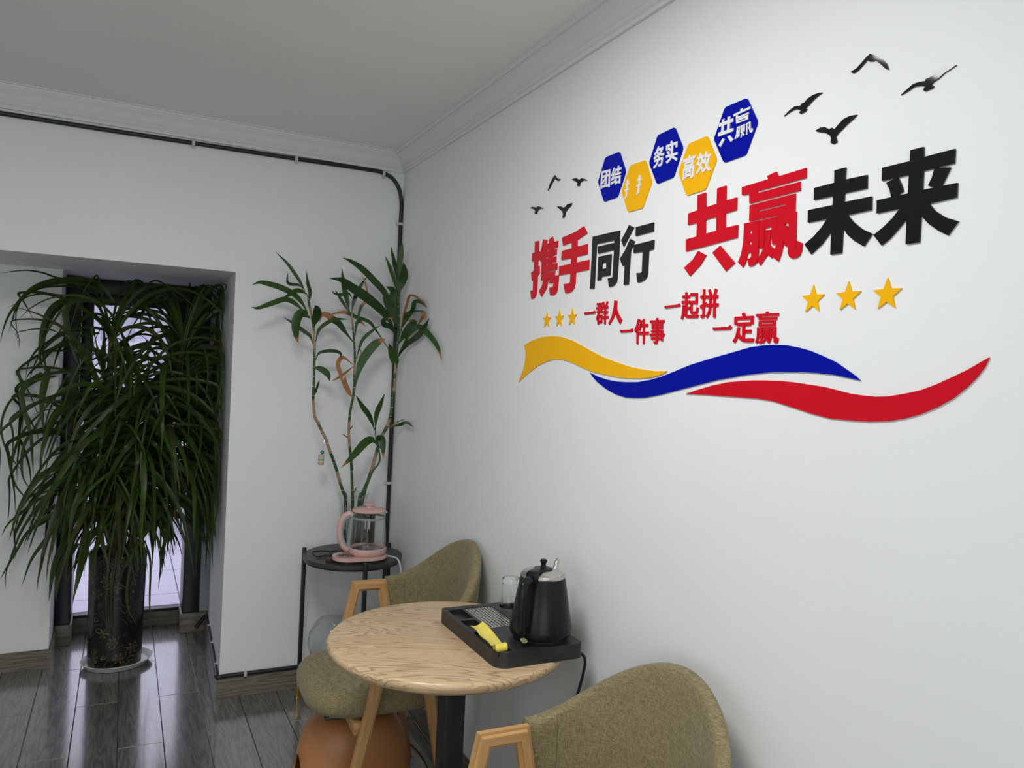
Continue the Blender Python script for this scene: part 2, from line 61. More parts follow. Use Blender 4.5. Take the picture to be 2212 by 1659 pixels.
HEXAGONS = [{"col":"blue","shape":[[[[-1.771,2.099],[-1.839,2.099],[-1.873,2.039],[-1.84,1.978],[-1.775,1.976],[-1.739,2.038]]]],"chars":[[[[[-1.757,2.014],[-1.7618,2.0138],[-1.7626,2.0145],[-1.7628,2.0159],[-1.7951,2.0145],[-1.7952,2.0131],[-1.7956,2.0126],[-1.7961,2.0123],[-1.8008,2.0121],[-1.8016,2.0124],[-1.802,2.0133],[-1.802,2.0586],[-1.8016,2.0596],[-1.8006,2.0601],[-1.7583,2.0629],[-1.7574,2.0626],[-1.757,2.0616],[-1.756,2.0154],[-1.7562,2.0146]],[[-1.763,2.0223],[-1.7631,2.0302],[-1.7659,2.0269],[-1.7664,2.0267],[-1.7672,2.0267],[-1.7729,2.0301],[-1.7805,2.036],[-1.7804,2.0281],[-1.7801,2.028],[-1.7752,2.0282],[-1.7747,2.0279],[-1.7743,2.0274],[-1.7744,2.0263],[-1.7757,2.0226],[-1.7764,2.022],[-1.7822,2.0219],[-1.7834,2.0221],[-1.785,2.0227],[-1.7858,2.0233],[-1.7863,2.0241],[-1.7868,2.026],[-1.787,2.0421],[-1.7872,2.0423],[-1.7921,2.042],[-1.7939,2.042],[-1.7944,2.0422],[-1.7948,2.0427],[-1.7948,2.0471],[-1.7944,2.0478],[-1.7937,2.0481],[-1.787,2.0487],[-1.7871,2.0538],[-1.7868,2.0547],[-1.7953,2.0541],[-1.7951,2.0208]],[[-1.7631,2.0315],[-1.7635,2.0562],[-1.7809,2.0551],[-1.7806,2.0542],[-1.7806,2.0491],[-1.7734,2.0493],[-1.7653,2.0498],[-1.7647,2.0497],[-1.7642,2.0492],[-1.7641,2.0487],[-1.764,2.0448],[-1.7644,2.044],[-1.7649,2.0437],[-1.7772,2.0429],[-1.7777,2.0427],[-1.775,2.04],[-1.7721,2.0375],[-1.7694,2.0355],[-1.7637,2.032]]]],[[[[-1.8288,2.0125],[-1.8331,2.0124],[-1.8339,2.0132],[-1.8341,2.0145],[-1.8455,2.0143],[-1.8458,2.0142],[-1.846,2.0129],[-1.8468,2.0123],[-1.8509,2.0122],[-1.8516,2.0125],[-1.8519,2.0136],[-1.852,2.0327],[-1.8516,2.0335],[-1.8506,2.0339],[-1.8292,2.0342],[-1.8285,2.0338],[-1.8282,2.0333],[-1.8281,2.0305],[-1.8278,2.0217],[-1.8275,2.0245],[-1.8271,2.0251],[-1.8264,2.0253],[-1.8085,2.022],[-1.8077,2.0216],[-1.8074,2.0207],[-1.808,2.0164],[-1.8086,2.0158],[-1.8093,2.0156],[-1.8269,2.0192],[-1.8275,2.0195],[-1.8278,2.02],[-1.8279,2.0195],[-1.8279,2.0136],[-1.8282,2.0129]],[[-1.8341,2.0205],[-1.8342,2.0281],[-1.8456,2.0279],[-1.8458,2.0278],[-1.8458,2.0205],[-1.8456,2.0203]]],[[[-1.8095,2.0261],[-1.8104,2.026],[-1.8141,2.027],[-1.8267,2.0292],[-1.8276,2.0298],[-1.8278,2.0305],[-1.8277,2.034],[-1.8275,2.0345],[-1.8271,2.035],[-1.8263,2.0351],[-1.819,2.0341],[-1.8242,2.0408],[-1.8278,2.0462],[-1.8281,2.047],[-1.8277,2.048],[-1.8279,2.0481],[-1.8368,2.048],[-1.8369,2.0477],[-1.8369,2.0432],[-1.8367,2.0428],[-1.8281,2.0429],[-1.8273,2.0425],[-1.827,2.0418],[-1.8269,2.038],[-1.8271,2.0373],[-1.8278,2.0368],[-1.8519,2.0365],[-1.8526,2.0367],[-1.8531,2.0372],[-1.8532,2.0377],[-1.8532,2.0416],[-1.8528,2.0423],[-1.8519,2.0427],[-1.8432,2.0428],[-1.8431,2.0432],[-1.8431,2.0476],[-1.8433,2.048],[-1.8531,2.048],[-1.8536,2.0484],[-1.854,2.0488],[-1.854,2.0519],[-1.8539,2.0534],[-1.8536,2.0539],[-1.8531,2.0541],[-1.8433,2.0543],[-1.8432,2.0544],[-1.8432,2.0597],[-1.843,2.0605],[-1.8421,2.061],[-1.8381,2.061],[-1.8373,2.0606],[-1.837,2.06],[-1.837,2.0544],[-1.8368,2.0543],[-1.8273,2.0543],[-1.8265,2.0541],[-1.8259,2.0533],[-1.8257,2.0493],[-1.8241,2.0503],[-1.8231,2.0504],[-1.8225,2.0497],[-1.8197,2.0451],[-1.8168,2.0449],[-1.8167,2.0451],[-1.8207,2.0523],[-1.8232,2.0577],[-1.8231,2.0585],[-1.8226,2.059],[-1.8188,2.0606],[-1.8178,2.0605],[-1.8173,2.06],[-1.8149,2.0543],[-1.8123,2.0493],[-1.8098,2.0454],[-1.8089,2.0444],[-1.808,2.0439],[-1.8076,2.0431],[-1.8076,2.0427],[-1.8089,2.0387],[-1.8095,2.0381],[-1.8102,2.038],[-1.8114,2.0383],[-1.8148,2.0388],[-1.8152,2.0387],[-1.8106,2.0335],[-1.8094,2.0324],[-1.8082,2.0318],[-1.8078,2.0313],[-1.8078,2.0306],[-1.8089,2.0268]]]]]},{"col":"yellow","shape":[[[[-1.893,2.051],[-1.959,2.05],[-1.991,1.989],[-1.957,1.929],[-1.892,1.929],[-1.858,1.99]]]],"chars":[[[[[-1.883,2.015],[-1.89,2.015],[-1.89,2.007],[-1.893,2.006],[-1.893,2.0],[-1.889,2.0],[-1.888,1.991],[-1.892,1.991],[-1.892,1.986],[-1.887,1.985],[-1.885,1.97],[-1.877,1.963],[-1.876,1.97],[-1.881,1.972],[-1.881,1.985],[-1.875,1.985],[-1.876,1.991],[-1.882,1.991],[-1.882,2.0],[-1.878,2.0],[-1.878,2.007],[-1.883,2.006]]]],[[[[-1.936,2.016],[-1.943,2.015],[-1.943,2.008],[-1.947,2.008],[-1.947,2.0],[-1.943,2.0],[-1.942,1.993],[-1.947,1.993],[-1.946,1.987],[-1.942,1.986],[-1.94,1.97],[-1.932,1.965],[-1.929,1.972],[-1.934,1.973],[-1.934,1.987],[-1.928,1.986],[-1.929,1.993],[-1.935,1.993],[-1.936,2.001],[-1.931,2.001],[-1.931,2.008],[-1.936,2.008]]]]]},{"col":"blue","shape":[[[[-2.005,2.101],[-2.072,2.104],[-2.107,2.046],[-2.077,1.983],[-2.012,1.979],[-1.975,2.039]]]],"chars":[[[[[-1.9991,2.0191],[-1.9997,2.0191],[-2.0039,2.0207],[-2.0076,2.0227],[-2.0106,2.0251],[-2.0134,2.0283],[-2.0155,2.0318],[-2.0168,2.035],[-2.0171,2.0352],[-2.0278,2.0355],[-2.028,2.0353],[-2.0271,2.0294],[-2.0267,2.0278],[-2.026,2.0265],[-2.0256,2.0263],[-2.0241,2.0263],[-2.0182,2.0265],[-2.0173,2.026],[-2.0171,2.0254],[-2.0172,2.0246],[-2.0178,2.023],[-2.0183,2.0209],[-2.0186,2.0204],[-2.0193,2.0201],[-2.0217,2.0201],[-2.0267,2.0203],[-2.0288,2.021],[-2.0301,2.0222],[-2.031,2.0235],[-2.0316,2.0249],[-2.0324,2.0276],[-2.0334,2.0338],[-2.0339,2.0389],[-2.0341,2.0405],[-2.0338,2.0414],[-2.0334,2.0418],[-2.033,2.0419],[-2.0186,2.0416],[-2.019,2.045],[-2.0187,2.0461],[-2.018,2.0466],[-2.0145,2.0468],[-2.0173,2.048],[-2.0221,2.0462],[-2.0254,2.0453],[-2.0317,2.0442],[-2.0349,2.0438],[-2.0356,2.0441],[-2.0379,2.0484],[-2.038,2.0492],[-2.0375,2.0501],[-2.0371,2.0503],[-2.0288,2.0511],[-2.0244,2.0521],[-2.0244,2.0524],[-2.0283,2.0557],[-2.0301,2.0577],[-2.0319,2.0601],[-2.0329,2.0617],[-2.0337,2.0631],[-2.0336,2.0641],[-2.0332,2.0647],[-2.0308,2.0665],[-2.0297,2.0662],[-2.0149,2.0659],[-2.0148,2.0661],[-2.0162,2.0688],[-2.0162,2.0696],[-2.016,2.0701],[-2.0154,2.0706],[-2.0117,2.0714],[-2.0108,2.0708],[-2.0095,2.0684],[-2.008,2.066],[-2.006,2.0635],[-2.0039,2.0612],[-2.0015,2.059],[-1.9982,2.0566],[-1.9979,2.0558],[-1.998,2.055],[-1.9992,2.0534],[-2.0002,2.0518],[-2.0008,2.0513],[-2.0015,2.0514],[-2.0028,2.0523],[-2.0069,2.0559],[-2.0107,2.0521],[-2.0052,2.0502],[-1.9969,2.0486],[-1.9965,2.0483],[-1.996,2.0477],[-1.996,2.0469],[-1.9973,2.0432],[-1.9978,2.0425],[-1.9984,2.0423],[-2.0019,2.043],[-2.0082,2.0446],[-2.0134,2.0464],[-2.0136,2.0462],[-2.0134,2.0457],[-2.0128,2.0415],[-2.0006,2.0412],[-2.0002,2.041],[-1.9997,2.0405],[-1.9994,2.0397],[-1.9994,2.036],[-1.9997,2.0353],[-2.0002,2.0349],[-2.0104,2.035],[-2.0107,2.0349],[-2.0086,2.0316],[-2.0065,2.0294],[-2.0039,2.0277],[-2.0008,2.0262],[-1.9973,2.0252],[-1.9967,2.0246],[-1.9965,2.0238],[-1.9966,2.023],[-1.9984,2.0196]],[[-2.0173,2.0549],[-2.016,2.0555],[-2.0134,2.0573],[-2.0112,2.0596],[-2.0182,2.0597],[-2.0243,2.0599],[-2.0241,2.0595],[-2.0222,2.0579]]]],[[[[-2.0504,2.0208],[-2.051,2.0208],[-2.0558,2.0222],[-2.0599,2.024],[-2.063,2.026],[-2.0659,2.0289],[-2.0679,2.0318],[-2.0691,2.0345],[-2.0695,2.0344],[-2.0682,2.0317],[-2.0683,2.0308],[-2.0687,2.0302],[-2.0785,2.0249],[-2.0811,2.0232],[-2.086,2.0194],[-2.0867,2.0193],[-2.0873,2.0197],[-2.0896,2.0234],[-2.0895,2.0242],[-2.0893,2.0249],[-2.0866,2.027],[-2.081,2.0306],[-2.0743,2.0342],[-2.0887,2.0339],[-2.0892,2.0344],[-2.0894,2.0351],[-2.0893,2.0389],[-2.0887,2.04],[-2.088,2.0403],[-2.0706,2.0408],[-2.071,2.0449],[-2.0712,2.0514],[-2.0711,2.0585],[-2.0709,2.0591],[-2.0704,2.0596],[-2.0809,2.0596],[-2.0812,2.0537],[-2.0817,2.0527],[-2.0824,2.0523],[-2.0868,2.0523],[-2.0874,2.0528],[-2.0876,2.0536],[-2.0872,2.0647],[-2.087,2.0656],[-2.0865,2.0661],[-2.0857,2.0663],[-2.0696,2.0664],[-2.0662,2.0723],[-2.0657,2.0728],[-2.0651,2.073],[-2.061,2.0717],[-2.0603,2.0711],[-2.0602,2.07],[-2.0616,2.0676],[-2.0621,2.0664],[-2.0449,2.0665],[-2.0442,2.0663],[-2.0437,2.0656],[-2.0447,2.0543],[-2.0451,2.0534],[-2.0462,2.0529],[-2.0498,2.0529],[-2.0505,2.0531],[-2.0509,2.0537],[-2.0509,2.0542],[-2.0504,2.0599],[-2.0544,2.0599],[-2.0521,2.0569],[-2.0519,2.0561],[-2.0521,2.0555],[-2.0526,2.0549],[-2.0568,2.0518],[-2.0602,2.0485],[-2.0607,2.0482],[-2.0617,2.0484],[-2.0639,2.0513],[-2.0643,2.0521],[-2.0642,2.0529],[-2.0629,2.0544],[-2.0616,2.0557],[-2.0587,2.0578],[-2.0557,2.0598],[-2.0652,2.0597],[-2.0648,2.0592],[-2.0647,2.0586],[-2.0649,2.048],[-2.0647,2.0451],[-2.0641,2.041],[-2.0587,2.0412],[-2.0603,2.0437],[-2.0604,2.0444],[-2.06,2.0452],[-2.0561,2.0486],[-2.0514,2.0516],[-2.0507,2.0518],[-2.0502,2.0516],[-2.0478,2.0484],[-2.0478,2.0476],[-2.0482,2.0468],[-2.0528,2.0435],[-2.0554,2.0413],[-2.0458,2.0414],[-2.0453,2.041],[-2.0452,2.0402],[-2.0455,2.0365],[-2.0459,2.0357],[-2.0469,2.0352],[-2.0617,2.0346],[-2.0599,2.0325],[-2.058,2.0309],[-2.0552,2.0294],[-2.0518,2.0281],[-2.0479,2.0272],[-2.0473,2.0268],[-2.047,2.026],[-2.0472,2.0252],[-2.0486,2.0233],[-2.0497,2.0214]]]]]},{"col":"yellow","shape":[[[[-2.127,2.051],[-2.193,2.053],[-2.228,1.992],[-2.196,1.931],[-2.129,1.929],[-2.094,1.991]]]],"chars":[[[[[-2.1145,1.9669],[-2.1184,1.9668],[-2.1188,1.9671],[-2.1193,1.968],[-2.1195,1.988],[-2.1197,1.9881],[-2.1481,1.9881],[-2.1472,1.973],[-2.147,1.9729],[-2.1437,1.973],[-2.144,1.9742],[-2.1446,1.9863],[-2.1445,1.9869],[-2.1441,1.9875],[-2.1434,1.9877],[-2.1237,1.9877],[-2.1229,1.9874],[-2.1225,1.9868],[-2.1224,1.9863],[-2.1222,1.9711],[-2.1224,1.9705],[-2.1229,1.9701],[-2.1266,1.97],[-2.127,1.9701],[-2.1275,1.9707],[-2.1278,1.9728],[-2.1417,1.9726],[-2.142,1.9725],[-2.1418,1.9719],[-2.1418,1.971],[-2.1427,1.9675],[-2.1432,1.9668],[-2.145,1.9666],[-2.1484,1.9667],[-2.15,1.967],[-2.1512,1.9677],[-2.1523,1.9691],[-2.1529,1.9711],[-2.1544,1.9934],[-2.1542,1.9943],[-2.1539,1.9948],[-2.1532,1.995],[-2.1146,1.9945],[-2.1139,1.9939],[-2.1138,1.993],[-2.1137,1.9684],[-2.1139,1.9676]],[[-2.128,1.979],[-2.128,1.9814],[-2.1387,1.9814],[-2.1388,1.981],[-2.1387,1.9792],[-2.1385,1.9789]]],[[[-2.1198,1.9951],[-2.1206,1.9949],[-2.148,1.9952],[-2.1487,1.9954],[-2.1493,1.996],[-2.1495,1.9969],[-2.1502,2.0087],[-2.1501,2.0094],[-2.1497,2.0099],[-2.1489,2.0101],[-2.1208,2.0093],[-2.12,2.0091],[-2.1195,2.0085],[-2.1193,2.0076],[-2.1192,1.9962],[-2.1194,1.9956]],[[-2.1254,2.0011],[-2.1255,2.0033],[-2.1435,2.0037],[-2.1437,2.0033],[-2.1436,2.0018],[-2.1433,2.0014]]],[[[-2.1128,2.0094],[-2.1208,2.0095],[-2.1559,2.0106],[-2.1567,2.011],[-2.1572,2.0119],[-2.1575,2.0161],[-2.1571,2.0173],[-2.1564,2.0176],[-2.1508,2.0174],[-2.1385,2.0169],[-2.1368,2.0223],[-2.1363,2.0229],[-2.1356,2.023],[-2.1318,2.0218],[-2.1311,2.0213],[-2.1308,2.0201],[-2.1316,2.0169],[-2.1314,2.0167],[-2.1128,2.0159],[-2.1123,2.0155],[-2.112,2.0148],[-2.112,2.0108],[-2.1122,2.01]]]],[[[[-2.1857,1.97],[-2.1867,1.9701],[-2.1913,1.973],[-2.195,1.9761],[-2.1973,1.9785],[-2.2008,1.9746],[-2.2026,1.973],[-2.2066,1.9702],[-2.2074,1.9702],[-2.2079,1.9704],[-2.2107,1.9737],[-2.2109,1.9744],[-2.2105,1.9753],[-2.2082,1.9767],[-2.2049,1.9793],[-2.2032,1.9811],[-2.201,1.9841],[-2.2033,1.9893],[-2.2045,1.9927],[-2.2054,1.9964],[-2.2067,2.003],[-2.2086,2.003],[-2.2092,2.0033],[-2.2095,2.0038],[-2.2095,2.0082],[-2.2091,2.0088],[-2.2083,2.009],[-2.1963,2.0092],[-2.1962,2.0094],[-2.1975,2.0163],[-2.1973,2.017],[-2.1969,2.0175],[-2.1964,2.0177],[-2.1929,2.0183],[-2.1922,2.0183],[-2.1917,2.0179],[-2.1914,2.0174],[-2.1898,2.009],[-2.1887,2.005],[-2.1874,2.0013],[-2.1863,1.9992],[-2.1847,2.0018],[-2.1822,2.0051],[-2.1825,2.0053],[-2.1865,2.0052],[-2.1872,2.0055],[-2.1876,2.0063],[-2.1876,2.0098],[-2.1875,2.0103],[-2.1871,2.0109],[-2.1863,2.0112],[-2.1791,2.0113],[-2.1778,2.0139],[-2.1762,2.0162],[-2.1745,2.0184],[-2.1737,2.0187],[-2.17,2.0174],[-2.1694,2.0168],[-2.1694,2.0159],[-2.1716,2.0125],[-2.1721,2.0115],[-2.1635,2.0116],[-2.1627,2.0112],[-2.1623,2.0107],[-2.1624,2.0067],[-2.1628,2.0059],[-2.1636,2.0055],[-2.1675,2.0055],[-2.1677,2.0053],[-2.1653,2.0004],[-2.1616,1.9954],[-2.1615,1.9949],[-2.1617,1.9941],[-2.1651,1.9912],[-2.1661,1.9913],[-2.1671,1.9923],[-2.1673,1.9923],[-2.1725,1.9868],[-2.1701,1.9833],[-2.1684,1.9813],[-2.1666,1.9795],[-2.1624,1.9763],[-2.1621,1.9758],[-2.1621,1.975],[-2.1623,1.9745],[-2.1652,1.9716],[-2.1657,1.9714],[-2.1665,1.9714],[-2.1689,1.9732],[-2.171,1.975],[-2.1744,1.9788],[-2.1765,1.9816],[-2.1768,1.9816],[-2.1807,1.9757],[-2.1816,1.9752],[-2.1824,1.9754],[-2.1856,1.978],[-2.186,1.979],[-2.1858,1.9796],[-2.184,1.9822],[-2.1799,1.9875],[-2.1822,1.9938],[-2.1825,1.994],[-2.1832,1.9938],[-2.1839,1.9939],[-2.1869,1.9907],[-2.1875,1.9903],[-2.188,1.9903],[-2.1886,1.9906],[-2.19,1.9926],[-2.1902,1.9926],[-2.1914,1.9894],[-2.1938,1.9841],[-2.1912,1.981],[-2.1892,1.9793],[-2.1873,1.9778],[-2.1826,1.9751],[-2.1823,1.9747],[-2.1821,1.974],[-2.1824,1.9733],[-2.1852,1.9702]],[[-2.1972,1.9907],[-2.195,1.9965],[-2.1938,2.001],[-2.1945,2.0031],[-2.1972,2.0032],[-2.2002,2.0031],[-2.2003,2.0029],[-2.1989,1.9957],[-2.198,1.9928]],[[-2.1753,1.9926],[-2.1715,1.9964],[-2.1701,1.9968],[-2.1716,1.9995],[-2.1737,2.004],[-2.1738,2.0045],[-2.1735,2.0053],[-2.1758,2.0054],[-2.177,2.0052],[-2.1762,2.0045],[-2.1763,2.0035],[-2.1788,2.0002],[-2.1799,1.9984],[-2.1799,1.9982],[-2.1781,1.9985],[-2.1772,1.9981]]]]]},{"col":"blue","shape":[[[[-2.246,2.102],[-2.314,2.103],[-2.35,2.043],[-2.319,1.981],[-2.252,1.979],[-2.215,2.04]]]],"chars":[[[[[-2.241,2.076],[-2.248,2.077],[-2.248,2.043],[-2.24,2.044]]],[[[-2.259,2.077],[-2.267,2.077],[-2.267,2.045],[-2.259,2.046]]],[[[-2.232,2.07],[-2.277,2.07],[-2.277,2.062],[-2.232,2.062]]],[[[-2.231,2.05],[-2.279,2.048],[-2.279,2.041],[-2.231,2.041]]],[[[-2.246,2.034],[-2.253,2.03],[-2.241,2.016],[-2.234,2.021]]],[[[-2.261,2.034],[-2.269,2.035],[-2.281,2.023],[-2.273,2.019]]]],[[[[-2.277,2.078],[-2.327,2.081],[-2.327,2.076],[-2.277,2.073]]],[[[-2.297,2.083],[-2.304,2.084],[-2.307,2.077],[-2.299,2.077]]],[[[-2.285,2.073],[-2.291,2.073],[-2.291,2.066],[-2.285,2.066]]],[[[-2.285,2.069],[-2.324,2.07],[-2.323,2.066],[-2.285,2.065]]],[[[-2.286,2.064],[-2.322,2.065],[-2.322,2.055],[-2.287,2.055]],[[-2.293,2.06],[-2.315,2.06],[-2.315,2.058],[-2.293,2.058]]],[[[-2.29,2.047],[-2.3,2.047],[-2.299,2.026],[-2.293,2.023],[-2.291,2.028],[-2.289,2.022],[-2.284,2.023],[-2.289,2.032]],[[-2.293,2.043],[-2.297,2.043],[-2.297,2.04],[-2.293,2.04]]],[[[-2.302,2.047],[-2.314,2.048],[-2.314,2.032],[-2.31,2.032],[-2.31,2.044],[-2.306,2.044],[-2.306,2.031],[-2.303,2.031]]],[[[-2.307,2.042],[-2.31,2.042],[-2.309,2.031],[-2.314,2.025],[-2.312,2.023],[-2.308,2.028],[-2.305,2.021],[-2.302,2.021],[-2.306,2.031]]],[[[-2.318,2.048],[-2.33,2.049],[-2.332,2.032],[-2.335,2.028],[-2.334,2.034],[-2.338,2.032],[-2.338,2.027],[-2.335,2.024],[-2.33,2.026],[-2.328,2.032],[-2.326,2.046],[-2.322,2.045],[-2.322,2.023],[-2.319,2.023]]],[[[-2.323,2.039],[-2.326,2.039],[-2.327,2.033],[-2.324,2.034]]]]]}]
